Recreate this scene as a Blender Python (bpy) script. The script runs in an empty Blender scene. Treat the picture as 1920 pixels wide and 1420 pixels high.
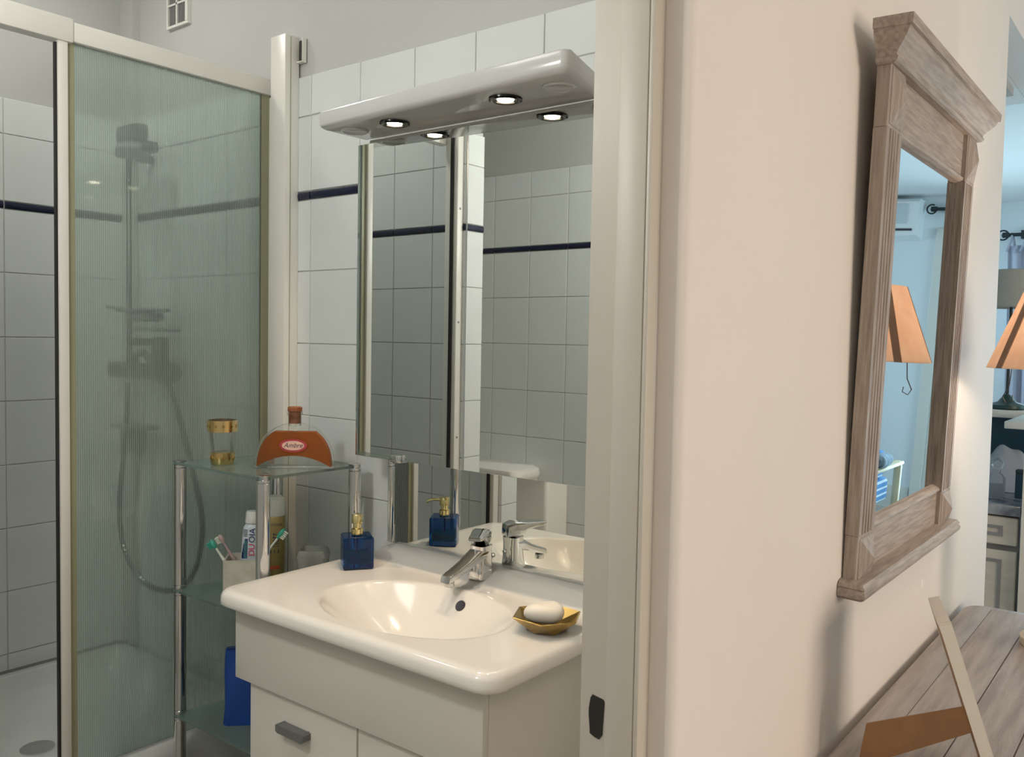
import bpy, bmesh, math, random
from mathutils import Vector, Matrix, Euler
random.seed(7)
R = math.radians
C = bpy.context.scene.collection
SC = bpy.context.scene
CAMH = 1.42            # eye height; everything below is written relative to the eye and lifted at the end

# ------------------------------------------------------------------ camera, light, exposure
cam = bpy.data.cameras.new('camera'); cam_o = bpy.data.objects.new('camera', cam); C.objects.link(cam_o)
cam.sensor_width = 36.0; cam.lens = 36.0 * 1644 / 1920; cam.clip_start = .02
RX = Vector((0.78667306, 0.6171082, 0.01797138)); RD = Vector((0.04308029, -0.02583244, -0.99873759)); RF = Vector((-0.61586491, 0.78645417, -0.04690688))
m = Matrix.Identity(4)
for i in range(3):
    m[i][0] = RX[i]; m[i][1] = -RD[i]; m[i][2] = -RF[i]
cam_o.matrix_world = m
SC.camera = cam_o
SC.view_settings.view_transform = 'Standard'; SC.view_settings.look = 'None'
SC.view_settings.gamma = 1.0; SC.view_settings.use_curve_mapping = False
SC.view_settings.exposure = 0.0
cy = SC.cycles
cy.use_denoising = True; cy.max_bounces = 10; cy.diffuse_bounces = 5; cy.glossy_bounces = 6
cy.transmission_bounces = 8; cy.transparent_max_bounces = 24; cy.sample_clamp_indirect = 6.0
cy.caustics_reflective = False; cy.caustics_refractive = False; cy.blur_glossy = 0.6

w = bpy.data.worlds.new('world'); SC.world = w; w.use_nodes = True
bg = w.node_tree.nodes['Background']; bg.inputs[0].default_value = (.62, .80, 1, 1); bg.inputs[1].default_value = 1.3

def area(name, loc, rot, sx, sy, power, col):
    l = bpy.data.lights.new(name, 'AREA'); l.shape = 'RECTANGLE'; l.size = sx; l.size_y = sy; l.energy = power; l.color = col
    o = bpy.data.objects.new(name, l); C.objects.link(o); o.location = loc; o.rotation_euler = rot; return o
BATH_W = 2.0
def point(name, loc, power, col, r=.04):
    l = bpy.data.lights.new(name, 'POINT'); l.energy = power; l.color = col; l.shadow_soft_size = r
    o = bpy.data.objects.new(name, l); C.objects.link(o); o.location = loc; return o
DAY = (.58, .81, 1.0)
# daylight at the window openings; the kitchen and near windows are added as fill
area('daylight_far_door', (.31, 7.56, -.33), (R(-90), 0, 0), .86, 1.95, 70, DAY)
area('daylight_far_window', (-.70, 7.56, .15), (R(-90), 0, 0), .66, 1.0, 35, DAY)
area('daylight_side_window', (3.06, 6.05, .05), (0, R(90), 0), 1.45, 2.3, 48, DAY)
area('kitchen_window_fill', (-2.66, 5.8, .22), (0, R(-90), 0), 1.05, 2.2, 84, DAY)  # unseen window light, added to brighten the far wall
area('near_window_fill', (3.06, 1.35, .05), (0, R(90), 0), 1.45, 1.7, 80, (1, .735, .59))  # unseen warm window light, added for the hall wall but not the jamb

# ------------------------------------------------------------------ materials
def mat(name, col, rough=.5, metal=0., spec=.5, coat=0., noise=0., nscale=8., stretch=(1, 1, 1), bump=0., bscale=60., col2=None, emis=0., ecol=None):
    M = bpy.data.materials.new(name); M.use_nodes = True
    nt = M.node_tree; b = nt.nodes['Principled BSDF']
    b.inputs['Base Color'].default_value = (*col, 1); b.inputs['Roughness'].default_value = rough
    b.inputs['Metallic'].default_value = metal; b.inputs['Specular IOR Level'].default_value = spec
    b.inputs['Coat Weight'].default_value = coat
    if emis: b.inputs['Emission Color'].default_value = (*(ecol or col), 1); b.inputs['Emission Strength'].default_value = emis
    if noise or bump:
        tc = nt.nodes.new('ShaderNodeTexCoord'); mp = nt.nodes.new('ShaderNodeMapping'); mp.inputs['Scale'].default_value = stretch
        nt.links.new(tc.outputs['Object'], mp.inputs[0])
    if noise:
        n = nt.nodes.new('ShaderNodeTexNoise'); n.inputs['Scale'].default_value = nscale; n.inputs['Detail'].default_value = 6
        nt.links.new(mp.outputs[0], n.inputs['Vector'])
        cr = nt.nodes.new('ShaderNodeValToRGB')
        c2 = col2 or tuple(max(0, c * (1 - noise)) for c in col)
        cr.color_ramp.elements[0].position = .35; cr.color_ramp.elements[0].color = (*c2, 1)
        cr.color_ramp.elements[1].position = .65; cr.color_ramp.elements[1].color = (*col, 1)
        nt.links.new(n.outputs['Fac'], cr.inputs[0]); nt.links.new(cr.outputs[0], b.inputs['Base Color'])
    if bump:
        n2 = nt.nodes.new('ShaderNodeTexNoise'); n2.inputs['Scale'].default_value = bscale; n2.inputs['Detail'].default_value = 3
        nt.links.new(mp.outputs[0], n2.inputs['Vector'])
        bp = nt.nodes.new('ShaderNodeBump'); bp.inputs['Strength'].default_value = bump; bp.inputs['Distance'].default_value = .004
        nt.links.new(n2.outputs['Fac'], bp.inputs['Height']); nt.links.new(bp.outputs[0], b.inputs['Normal'])
    return M

def glassy(name, tint, dfrac=.1, dcol=(.8, .9, .85), rough=.03, stripes=None, gloss=1.0):
    """thin clear material: tinted see-through + some diffuse body + a fresnel gloss"""
    M = bpy.data.materials.new(name); M.use_nodes = True; nt = M.node_tree; nt.nodes.clear()
    out = nt.nodes.new('ShaderNodeOutputMaterial')
    tr = nt.nodes.new('ShaderNodeBsdfTransparent'); tr.inputs[0].default_value = (*tint, 1)
    df = nt.nodes.new('ShaderNodeBsdfDiffuse'); df.inputs[0].default_value = (*dcol, 1)
    tl = nt.nodes.new('ShaderNodeBsdfTranslucent'); tl.inputs[0].default_value = (*dcol, 1)
    ad = nt.nodes.new('ShaderNodeMixShader'); ad.inputs[0].default_value = .45
    nt.links.new(df.outputs[0], ad.inputs[1]); nt.links.new(tl.outputs[0], ad.inputs[2])
    mx = nt.nodes.new('ShaderNodeMixShader'); mx.inputs[0].default_value = dfrac
    nt.links.new(tr.outputs[0], mx.inputs[1]); nt.links.new(ad.outputs[0], mx.inputs[2])
    if stripes:
        pitch, lo, hi = stripes
        tc = nt.nodes.new('ShaderNodeTexCoord'); sp = nt.nodes.new('ShaderNodeSeparateXYZ'); nt.links.new(tc.outputs['Object'], sp.inputs[0])
        mu = nt.nodes.new('ShaderNodeMath'); mu.operation = 'MULTIPLY'; mu.inputs[1].default_value = 2 * math.pi / pitch
        nt.links.new(sp.outputs['Y'], mu.inputs[0])
        sn = nt.nodes.new('ShaderNodeMath'); sn.operation = 'SINE'; nt.links.new(mu.outputs[0], sn.inputs[0])
        mr = nt.nodes.new('ShaderNodeMapRange'); mr.inputs[1].default_value = -.55; mr.inputs[2].default_value = .55
        mr.inputs[3].default_value = lo; mr.inputs[4].default_value = hi
        nt.links.new(sn.outputs[0], mr.inputs[0]); nt.links.new(mr.outputs[0], mx.inputs[0])
    gl = nt.nodes.new('ShaderNodeBsdfGlossy'); gl.inputs[1].default_value = rough
    fr = nt.nodes.new('ShaderNodeFresnel'); fr.inputs[0].default_value = 1.45
    fm = nt.nodes.new('ShaderNodeMath'); fm.operation = 'MULTIPLY'; fm.inputs[1].default_value = gloss; nt.links.new(fr.outputs[0], fm.inputs[0])
    m2 = nt.nodes.new('ShaderNodeMixShader'); nt.links.new(fm.outputs[0], m2.inputs[0])
    nt.links.new(mx.outputs[0], m2.inputs[1]); nt.links.new(gl.outputs[0], m2.inputs[2]); nt.links.new(m2.outputs[0], out.inputs[0])
    return M

M = {}
M['bath_paint'] = mat('bath_paint', (.55, .555, .535), .7, spec=.2, noise=.04, nscale=3, bump=.15, bscale=90)
M['wall_paint'] = mat('wall_paint', (.80, .745, .69), .6, spec=.25, noise=.03, nscale=2.5, bump=.12, bscale=45)
M['room_paint'] = mat('room_paint', (.80, .84, .86), .7, spec=.2, noise=.02, nscale=2)
M['ceiling'] = mat('ceiling', (.82, .83, .83), .8, spec=.1)
M['jamb'] = mat('jamb_paint', (.57, .53, .465), .42, noise=.09, nscale=5, stretch=(1, 1, .25), bump=.12, bscale=25)
M['tile'] = mat('tile', (.74, .77, .76), .16, spec=.5, noise=.03, nscale=6, bump=.04, bscale=30)
M['grout'] = mat('grout', (.56, .56, .53), .85, spec=.1, noise=.15, nscale=30)
M['navy'] = mat('navy_glaze', (.006, .008, .035), .12)
M['frame_white'] = mat('white_enamel', (.80, .79, .74), .32, noise=.03, nscale=5)
M['olive'] = mat('seal_olive', (.30, .30, .19), .4)
M['black'] = mat('black_rubber', (.012, .011, .012), .5)
M['ribbed'] = glassy('ribbed_glass', (.85, .93, .895),   .5, (.72, .80, .75), .05, stripes=(.0054, .07, .50))
M['clear_edge'] = glassy('clear_glass', (.93, .97, .95), .03, (.8, .9, .85), .02)
M['shelf_glass'] = glassy('frosted_shelf_glass', (.74, .88, .83), .42, (.58, .76, .70), .06)
M['ceramic'] = mat('ceramic', (.86, .83, .78), .12, coat=.2)
M['cab_white'] = mat('cabinet_white', (.74, .715, .65), .38, noise=.02, nscale=3)
M['box_white'] = mat('light_box_white', (.54, .54, .53), .16, coat=.3)
M['chrome'] = mat('chrome', (.72, .72, .72), .07, metal=1, bump=.0)
M['chrome_soft'] = mat('chrome_soft', (.62, .62, .60), .2, metal=1)
M['mirror'] = mat('mirror_silver', (.80, .835, .815), .0, metal=1)
M['mirror2'] = mat('room_mirror_silver', (.90, .92, .93), .0, metal=1)
M['glass_edge'] = mat('mirror_edge', (.30, .42, .36), .1)
M['grey_handle'] = mat('handle_grey', (.16, .16, .16), .45)
M['gold'] = mat('gold', (.80, .58, .26), .14, metal=1)
M['gold_pale'] = mat('gold_pale', (.86, .72, .36), .12, metal=1)
M['bronze'] = mat('bronze', (.52, .34, .11), .22, metal=1)
M['soap'] = mat('soap', (.92, .86, .76), .45, noise=.04, nscale=20)
M['cork'] = mat('cork', (.30, .10, .03), .55, noise=.4, nscale=60)
M['clear'] = glassy('clear_flint', (.97, .98, .97), .04, (.9, .92, .9), .02, gloss=.6)
M['amber'] = glassy('amber_liquid', (.92, .46, .06), .55, (.66, .20, .014), .05, gloss=.3)
M['blue_glass'] = glassy('blue_glass', (.10, .38, .72), .14, (.006, .06, .28), .03)
M['green_liquid'] = glassy('green_liquid', (.20, .75, .65), .65, (.04, .50, .38), .05, gloss=.3)
M['label_pink'] = mat('label_pink', (.72, .46, .37), .5, noise=.1, nscale=40)
M['label_red'] = mat('label_red', (.34, .035, .05), .4)
M['ink'] = mat('ink', (.05, .045, .06), .5)
M['stone'] = mat('cup_stone', (.60, .58, .51), .35, noise=.22, nscale=28, col2=(.50, .46, .38))
M['cup_in'] = mat('cup_inside', (.33, .26, .18), .5)
M['white_pl'] = mat('white_plastic', (.82, .82, .79), .35)
M['tube'] = mat('tube_white', (.66, .72, .78), .3)
M['tube_navy'] = mat('tube_navy', (.012, .03, .13), .3)
M['tube_sea'] = mat('tube_sea', (.14, .36, .48), .3, noise=.6, nscale=40, stretch=(1, 1, .3))
M['tube_red'] = mat('tube_red', (.62, .04, .10), .3)
M['can_gold'] = mat('can_gold', (.40, .30, .12), .3, metal=.6, noise=.2, nscale=4, stretch=(8, 8, 1))
M['can_red'] = mat('can_red', (.40, .06, .02), .4)
M['brush_green'] = mat('brush_green', (.05, .36, .26), .4)
M['brush_white'] = mat('brush_white', (.72, .75, .66), .35)
M['brush_pink'] = mat('brush_pink', (.48, .35, .35), .35)
M['bag_blue'] = mat('bag_blue', (.004, .055, .30), .5, noise=.25, nscale=6)
M['frost_pl'] = glassy('frosted_plastic', (.85, .87, .85), .55, (.74, .76, .73), .2)
M['acrylic'] = mat('tray_acrylic', (.72, .73, .70), .2, noise=.02)
M['dark_metal'] = mat('dark_chrome', (.13, .14, .14), .25, metal=.9)
M['grey_pl'] = mat('grey_plastic', (.20, .22, .22), .35)
def wood(name, a, b, sc, stretch, rough=.6, bump=.25):
    return mat(name, a, rough, spec=.35, noise=.3, nscale=sc, stretch=stretch, col2=b, bump=bump, bscale=40)
M['frame_wood_h'] = wood('frame_wood_horizontal', (.44, .375, .325), (.305, .25, .21), 12, (1.0, 14, 14))
M['frame_wood_v'] = wood('frame_wood_vertical', (.42, .355, .305), (.275, .222, .185), 12, (14, 14, 1.0))
M['table_wood'] = wood('table_wood', (.50, .45, .42), (.35, .30, .275), 5, (12, 1.0, 12), .5, .2)
M['table_joint'] = mat('table_joint', (.16, .12, .10), .8)
M['shade'] = None
M['lamp_base'] = mat('lamp_base_cream', (.68, .62, .50), .4)
M['card'] = mat('cardboard', (.345, .185, .085), .7, noise=.12, nscale=50)
M['frame_cream'] = mat('frame_cream', (.74, .70, .62), .45)
M['hinge'] = mat('hinge_black', (.02, .018, .016), .6)
M['cloth_grey'] = mat('cloth_grey', (.46, .46, .55), .85, noise=.1, nscale=6)
M['iron'] = mat('wrought_iron', (.018, .026, .028), .45)
M['lamp_green'] = mat('lamp_dark_green', (.012, .045, .04), .4)
M['shade_grey'] = mat('shade_grey', (.37, .37, .33), .8, noise=.06, nscale=60)
M['kitchen_cream'] = mat('kitchen_cream', (.66, .62, .53), .5, noise=.12, nscale=7, stretch=(1, 1, 4))
M['kitchen_glaze'] = mat('kitchen_glaze', (.27, .26, .27), .5)
M['marble'] = mat('marble_grey', (.30, .32, .36), .18, noise=.6, nscale=14, col2=(.07, .085, .12))
M['teal'] = mat('teal_dark', (.008, .035, .06), .4)
M['white_wood'] = mat('white_wood', (.72, .70, .64), .45)
M['film'] = glassy('plastic_film', (.85, .86, .9), .75, (.80, .80, .86), .25)
M['floor'] = mat('floor_tile', (.52, .47, .41), .4, noise=.15, nscale=5)
M['floor_bath'] = mat('floor_bath', (.30, .30, .28), .35, noise=.1, nscale=5)
M['ac'] = mat('ac_white', (.82, .83, .83), .35)
M['ac_grille'] = mat('ac_grille', (.60, .64, .66), .5)
M['outside'] = mat('terrace', (.7, .68, .62), .8)
M['stripe'] = None
M['pine'] = mat('pine', (.74, .60, .36), .45, noise=.15, nscale=6, stretch=(8, 8, 1))
M['bulb'] = mat('halogen', (1, .86, .62), .3, emis=26, ecol=(1, .84, .62))
M['reflector'] = mat('reflector', (.9, .88, .84), .18, metal=1)
M['bezel'] = mat('spot_bezel', (.02, .02, .02), .15, metal=.6)
M['fill_globe'] = mat('fill_glow', (1, .96, .9), .4, emis=2.0, ecol=(1, .95, .86))  # glow of the added, unseen lamps

def shade_mat():
    X = bpy.data.materials.new('lamp_shade_paper'); X.use_nodes = True; nt = X.node_tree; nt.nodes.clear()
    out = nt.nodes.new('ShaderNodeOutputMaterial'); n = nt.nodes.new('ShaderNodeTexNoise'); n.inputs['Scale'].default_value = 22; n.inputs['Detail'].default_value = 6
    tc = nt.nodes.new('ShaderNodeTexCoord'); nt.links.new(tc.outputs['Object'], n.inputs['Vector'])
    cr = nt.nodes.new('ShaderNodeValToRGB'); cr.color_ramp.elements[0].position = .3; cr.color_ramp.elements[0].color = (.72, .58, .48, 1)
    cr.color_ramp.elements[1].position = .7; cr.color_ramp.elements[1].color = (.82, .70, .60, 1); nt.links.new(n.outputs['Fac'], cr.inputs[0])
    d = nt.nodes.new('ShaderNodeBsdfDiffuse'); t = nt.nodes.new('ShaderNodeBsdfTranslucent'); mx = nt.nodes.new('ShaderNodeMixShader'); mx.inputs[0].default_value = .52
    nt.links.new(cr.outputs[0], d.inputs[0]); nt.links.new(cr.outputs[0], t.inputs[0]); nt.links.new(d.outputs[0], mx.inputs[1]); nt.links.new(t.outputs[0], mx.inputs[2]); nt.links.new(mx.outputs[0], out.inputs[0])
    return X
M['shade'] = shade_mat()
def stripe_mat():
    X = mat('blue_stripes', (.10, .30, .62), .85); nt = X.node_tree; b = nt.nodes['Principled BSDF']
    tc = nt.nodes.new('ShaderNodeTexCoord'); sp = nt.nodes.new('ShaderNodeSeparateXYZ'); nt.links.new(tc.outputs['Object'], sp.inputs[0])
    a = nt.nodes.new('ShaderNodeMath'); a.operation = 'MULTIPLY'; a.inputs[1].default_value = 150; nt.links.new(sp.outputs['Z'], a.inputs[0])
    s = nt.nodes.new('ShaderNodeMath'); s.operation = 'SINE'; nt.links.new(a.outputs[0], s.inputs[0])
    cr = nt.nodes.new('ShaderNodeValToRGB'); cr.color_ramp.elements[0].position = .45; cr.color_ramp.elements[0].color = (.10, .28, .58, 1)
    cr.color_ramp.elements[1].position = .6; cr.color_ramp.elements[1].color = (.72, .84, .92, 1)
    nt.links.new(s.outputs[0], cr.inputs[0]); nt.links.new(cr.outputs[0], b.inputs['Base Color']); return X
M['stripe'] = stripe_mat()

# ------------------------------------------------------------------ mesh helpers
class MB:
    def __init__(s): s.bm = bmesh.new()
    def box(s, lo, hi, bev=0., seg=2):
        r = bmesh.ops.create_cube(s.bm, size=1)
        v = r['verts']
        for q in v:
            for i in range(3): q.co[i] = lo[i] + (q.co[i] + .5) * (hi[i] - lo[i])
        if bev:
            e = list({e for q in v for e in q.link_edges})
            bmesh.ops.bevel(s.bm, geom=e, offset=bev, segments=seg, affect='EDGES', profile=.5)
        return s
    def lathe(s, prof, o=(0, 0, 0), n=32, cap=True, ax=None):
        """prof: list of (radius, height) revolved about +Z (or axis ax) at o"""
        o = Vector(o); q = Vector((0, 0, 1)).rotation_difference(Vector(ax).normalized()) if ax else None
        rings = []
        for r, z in prof:
            ring = []
            for k in range(n):
                a = 2 * math.pi * k / n; p = Vector((r * math.cos(a), r * math.sin(a), z))
                if q: p = q @ p
                ring.append(s.bm.verts.new(o + p))
            rings.append(ring)
        for A, B in zip(rings, rings[1:]):
            for k in range(n): s.bm.faces.new((A[k], A[(k + 1) % n], B[(k + 1) % n], B[k]))
        if cap:
            s.bm.faces.new(list(reversed(rings[0]))); s.bm.faces.new(rings[-1])
        return s
    def tube(s, pts, r, n=10, closed=False):
        pts = [Vector(p) for p in pts]; rings = []; prev = None
        for i, p in enumerate(pts):
            d = (pts[min(i + 1, len(pts) - 1)] - pts[max(i - 1, 0)]).normalized()
            if prev is None:
                u = d.orthogonal().normalized()
            else:
                u = (prev - d * prev.dot(d)).normalized()
            prev = u; v = d.cross(u); rr = r[i] if isinstance(r, (list, tuple)) else r
            rings.append([s.bm.verts.new(p + (u * math.cos(2 * math.pi * k / n) + v * math.sin(2 * math.pi * k / n)) * rr) for k in range(n)])
        for A, B in zip(rings, rings[1:]):
            for k in range(n): s.bm.faces.new((A[k], A[(k + 1) % n], B[(k + 1) % n], B[k]))
        s.bm.faces.new(list(reversed(rings[0]))); s.bm.faces.new(rings[-1])
        return s
    def loft(s, loops, cap=True):
        rings = [[s.bm.verts.new(Vector(p)) for p in L] for L in loops]; n = len(rings[0])
        for A, B in zip(rings, rings[1:]):
            for k in range(n): s.bm.faces.new((A[k], A[(k + 1) % n], B[(k + 1) % n], B[k]))
        if cap:
            s.bm.faces.new(list(reversed(rings[0]))); s.bm.faces.new(rings[-1])
        return s
    def prism(s, poly, vec):
        vec = Vector(vec); return s.loft([poly, [Vector(p) + vec for p in poly]])
    def sheet(s, f, nu, nv):
        g = [[s.bm.verts.new(Vector(f(i / nu, j / nv))) for j in range(nv + 1)] for i in range(nu + 1)]
        for i in range(nu):
            for j in range(nv): s.bm.faces.new((g[i][j], g[i + 1][j], g[i + 1][j + 1], g[i][j + 1]))
        return s
    def mesh(s, name, smooth=None):
        bmesh.ops.recalc_face_normals(s.bm, faces=s.bm.faces)
        me = bpy.data.meshes.new(name); s.bm.to_mesh(me); s.bm.free()
        if smooth is not None:
            me.polygons.foreach_set('use_smooth', [True] * len(me.polygons))
            me.set_sharp_from_angle(angle=R(smooth))
        return me

ROOT = {}
def rootmat(o):
    return ROOT.get(o.name, Matrix.Identity(4))
def thing(name, label, cat, loc=(0, 0, 0), rot=(0, 0, 0), group=None):
    o = bpy.data.objects.new(name, None); C.objects.link(o); o.empty_display_size = .05
    o.location = loc; o.rotation_euler = rot
    ROOT[o.name] = Matrix.LocRotScale(Vector(loc), o.rotation_euler, None)
    return tag(o, label, cat, group)
def tag(o, label=None, cat=None, group=None, kind=None):
    if label: o['label'] = label
    if cat: o['category'] = cat
    if group: o['group'] = group
    if kind: o['kind'] = kind
    return o
def obj(name, mb, material, parent=None, smooth=None, world=False, label=None, kind=None):
    """one mesh object; world=True: the shape is given in room coordinates and is moved into the parent's frame"""
    me = mb.mesh(name, smooth) if isinstance(mb, MB) else mb
    me.materials.clear()
    for mm in (material if isinstance(material, (list, tuple)) else [material]): me.materials.append(mm)
    o = bpy.data.objects.new(name, me); C.objects.link(o)
    if parent is not None:
        o.parent = parent
        ROOT[o.name] = rootmat(parent)
        if world: me.transform(rootmat(parent).inverted())
    return tag(o, label, kind=kind)
def struct(name, mb, material, smooth=None, label=None):
    return tag(obj(name, mb, material, None, smooth), label, kind='structure')
def dup(root, loc, label=None, rot=None):
    r = root.copy(); C.objects.link(r); r.location = loc; ROOT[r.name] = Matrix.Translation(Vector(loc))
    if rot is not None: r.rotation_euler = rot
    if label: r['label'] = label
    for ch in list(root.children):
        c = ch.copy(); C.objects.link(c); c.parent = r
        for g in list(ch.children):
            d = g.copy(); C.objects.link(d); d.parent = c
    return r
def text(name, body, size, material, parent, loc, rot, bend=None, shear=0., extrude=.0002, xs=1.):
    cu = bpy.data.curves.new(name, 'FONT'); cu.body = body; cu.size = size; cu.extrude = extrude; cu.align_x = 'CENTER'; cu.align_y = 'CENTER'; cu.shear = shear
    t = bpy.data.objects.new(name + '_tmp', cu); C.objects.link(t)
    me = bpy.data.meshes.new_from_object(t.evaluated_get(bpy.context.evaluated_depsgraph_get()))
    bpy.data.objects.remove(t); bpy.data.curves.remove(cu)
    me.transform(Matrix.Diagonal((xs, 1, 1, 1))); me.transform(Matrix.LocRotScale(Vector(loc), Euler(rot), None))
    if bend:
        for v in me.vertices:   # wrap the print on a cylinder of radius bend about the local z axis
            a = v.co.x / bend; rr = bend + (-v.co.y - bend)
            v.co.x, v.co.y = rr * math.sin(a), -rr * math.cos(a)
    return obj(name, me, material, parent)
def rrect(x0, x1, y0, y1, r, z, n=6):
    P = []
    for cx, cy_, a0 in ((x1 - r, y1 - r, 0), (x0 + r, y1 - r, 90), (x0 + r, y0 + r, 180), (x1 - r, y0 + r, 270)):
        for k in range(n + 1):
            a = R(a0 + 90 * k / n); P.append((cx + r * math.cos(a), cy_ + r * math.sin(a), z))
    return P

# ------------------------------------------------------------------ room shell
FL, CE, CB = -1.42, 1.08, 1.30
XL, YV, YB, XI, XW = -2.976, 1.60, -.12, -.563, -.45
YJ = .868
struct('floor', MB().box((-2.7, -1.7, FL - .1), (3.2, 9.5, FL)), M['floor'])
struct('floor_bathroom', MB().box((XL - .1, YB - .1, FL - .12), (XI, YV, FL + .002)), M['floor_bath'])
struct('ceiling', MB().box((-.561, -1.6, CE), (3.1, 2.755, CE + .1)).box((-2.7, 2.755, CE), (3.1, 7.6, CE + .1)), M['ceiling'])
struct('ceiling_bathroom', MB().box((XL - .1, YB - .1, CB), (XI - .002, YV + .1, CB + .1)), M['ceiling'])
wall_back = struct('wall_back', MB().box((XL - .1, YV, FL), (XI, YV + .1, CB)), M['bath_paint'])
wall_left = struct('wall_left', MB().box((XL - .1, YB - .1, FL), (XL, YV, CB)), M['bath_paint'])
wall_front = struct('wall_front', MB().box((XL, YB - .1, FL), (XI - .0, YB, CB)), M['bath_paint'])
wall_part = struct('wall_partition', MB().box((XL, .506, FL), (-2.066, .594, CB)), M['bath_paint'])
# wall between bathroom and room: rounded plaster corner at the door opening
def wr_poly(z):
    P = [(XI, YJ + .016, z), (XW - .012, YJ + .016, z)]
    for k in range(5):
        a = R(-90 + 90 * k / 4); P.append((XW - .012 + .012 * math.cos(a), YJ + .028 + .012 * math.sin(a), z))
    return P + [(XW, 2.757, z), (XI, 2.757, z)]
wall_right = struct('wall_right', MB().loft([wr_poly(FL), wr_poly(CB)]), M['wall_paint'], 40)
struct('wall_right_front', MB().box((XI, -1.6, FL), (XW, -.02, CB)), M['wall_paint'])
struct('wall_over_door', MB().box((XI, -.02, .70), (XW, YJ + .015, CB)), M['wall_paint'])
struct('wall_header', MB().box((XI + .02, 2.757, .907), (XW, 7.5, CE)), M['wall_paint'])
patch = obj('filler_patch', MB().lathe([(.0001, 0), (.008, .0), (.006, .0012), (.0001, .0015)], n=16, cap=False), mat('filler', (.86, .85, .82), .6), wall_right)
patch.location = (XW - .0004, 2.02, -.515); patch.rotation_euler = (0, R(90), 0); patch.scale = (1.5, .8, 1)
# painted door frame (lining with rebate and stop) in the opening
jam = struct('trim_1', MB().box((XI - .004, YJ + .001, FL), (-.5275, YJ + .016, .70)), M['jamb'], label='off white painted door lining with scuffs and an open latch hole')
obj('door_stop', MB().box((-.5275, YJ - .009, FL), (-.490, YJ + .016, .70), .0025), M['jamb'], jam, 40)
obj('frame_bead', MB().box((-.4899, YJ - .0085, FL), (-.4835, YJ + .016, .70), .002), M['jamb'], jam, 40)
hole = [(0, 0), (.004, .006), (.006, .0455), (.0045, .049), (-.010, .0515), (-.0125, .047), (-.0145, .034), (-.0145, .026), (-.013, .012), (-.0125, .004), (-.006, .001)]
st = MB().prism([(-.5395 + x * 1.05, YJ + .0009, -.4735 + z) for x, z in hole], (0, -.0008, 0))
obj('strike_hole', st, M['hinge'], jam, label='dark latch hole cut into the door lining')
struct('trim_2', MB().box((XI - .004, -.02, FL), (-.4835, -.002, .70)).box((XI - .004, -.02, .685), (-.4835, YJ + .001, .70)), M['jamb'])
def wall_with_holes(name, axis, c0, c1, u0, u1, z0, z1, holes, material):
    mb = MB(); us = sorted({u0, u1, *[h[0] for h in holes], *[h[1] for h in holes]})
    def bx(a, b, lo, hi):
        if hi - lo < 1e-4: return
        if axis == 'y': mb.box((a, c0, lo), (b, c1, hi))
        else: mb.box((c0, a, lo), (c1, b, hi))
    for a, b in zip(us, us[1:]):
        mid = (a + b) / 2; hh = [h for h in holes if h[0] < mid < h[1]]
        if hh: bx(a, b, z0, hh[0][2]); bx(a, b, hh[0][3], z1)
        else: bx(a, b, z0, z1)
    return struct(name, mb, material)
# big room
struct('wall_kitchen', MB().box((-2.7, 2.657, FL), (XI - .002, 2.757, CE)), M['room_paint'])
wall_with_holes('wall_far', 'y', 7.5, 7.6, -2.7, 3.1, FL, CE, [(-.15, .77, FL, .72), (-1.05, -.36, -.40, .68)], M['room_paint'])
wall_with_holes('wall_side', 'x', 3.0, 3.1, -1.6, 7.5, FL, CE, [(4.85, 7.25, -.72, .82), (.45, 2.25, -.72, .82)], M['room_paint'])
wall_with_holes('wall_rear', 'y', -1.6, -1.5, -.45, 3.0, FL, CE, [], M['room_paint'])
wall_with_holes('wall_kitchen_side', 'x', -2.7, -2.6, 2.757, 7.5, FL, CE, [(4.65, 6.95, -.35, .8)], M['room_paint'])
struct('baseboard_far', MB().box((.86, 7.485, FL), (3.0, 7.5, -1.235)), M['white_wood'])
def window(n, axis, c, u0, u1, z0, z1, mull, label):
    def B(mb, a, b, lo, hi, d=.03):
        return mb.box((a, c - d, lo), (b, c + d, hi), .003) if axis == 'y' else mb.box((c - d, a, lo), (c + d, b, hi), .003)
    mb = MB(); t = .05
    B(mb, u0, u0 + t, z0, z1); B(mb, u1 - t, u1, z0, z1); B(mb, u0 + t, u1 - t, z1 - t, z1); B(mb, u0 + t, u1 - t, z0, z0 + t)
    for k in range(1, mull + 1):
        q = u0 + (u1 - u0) * k / (mull + 1); B(mb, q - .03, q + .03, z0 + t, z1 - t)
    fr = struct(n, mb, M['white_wood'], label=label)
    for k in range(mull + 1):
        a = u0 + (u1 - u0) * k / (mull + 1); b = u0 + (u1 - u0) * (k + 1) / (mull + 1)
        g = MB(); B(g, a + .03, b - .03, z0 + .03, z1 - .03, .003); obj('pane', g, M['clear_edge'], fr)
    return fr
f1 = window('window_1', 'y', 7.53, -.15, .77, FL, .72, 1, 'white glazed door to the bright terrace, seen in the mirror')
obj('casing', MB().box((.77, 7.47, FL), (.85, 7.5, .83), .004).box((-.23, 7.47, FL), (-.15, 7.5, .83), .004).box((-.1495, 7.47, .72), (.7695, 7.5, .83), .004), M['white_wood'], f1)
window('window_2', 'y', 7.53, -1.05, -.36, -.40, .68, 1, 'window behind the pale curtain')
window('window_3', 'x', 3.03, 4.85, 7.25, -.72, .82, 1, 'wide side window')
window('fill_window_near', 'x', 3.03, .45, 2.25, -.72, .82, 1, 'added near side window, fill for the hall wall')  # unseen window added to carry the warm fill
window('fill_window_kitchen', 'x', -2.63, 4.65, 6.95, -.35, .8, 1, 'added kitchen side window, fill for the far wall')  # unseen window added so light reaches the far wall
ter = struct('ground_terrace', MB().box((-3, 7.6, FL - .1), (4, 13, FL - .02)), M['outside'])
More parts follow.
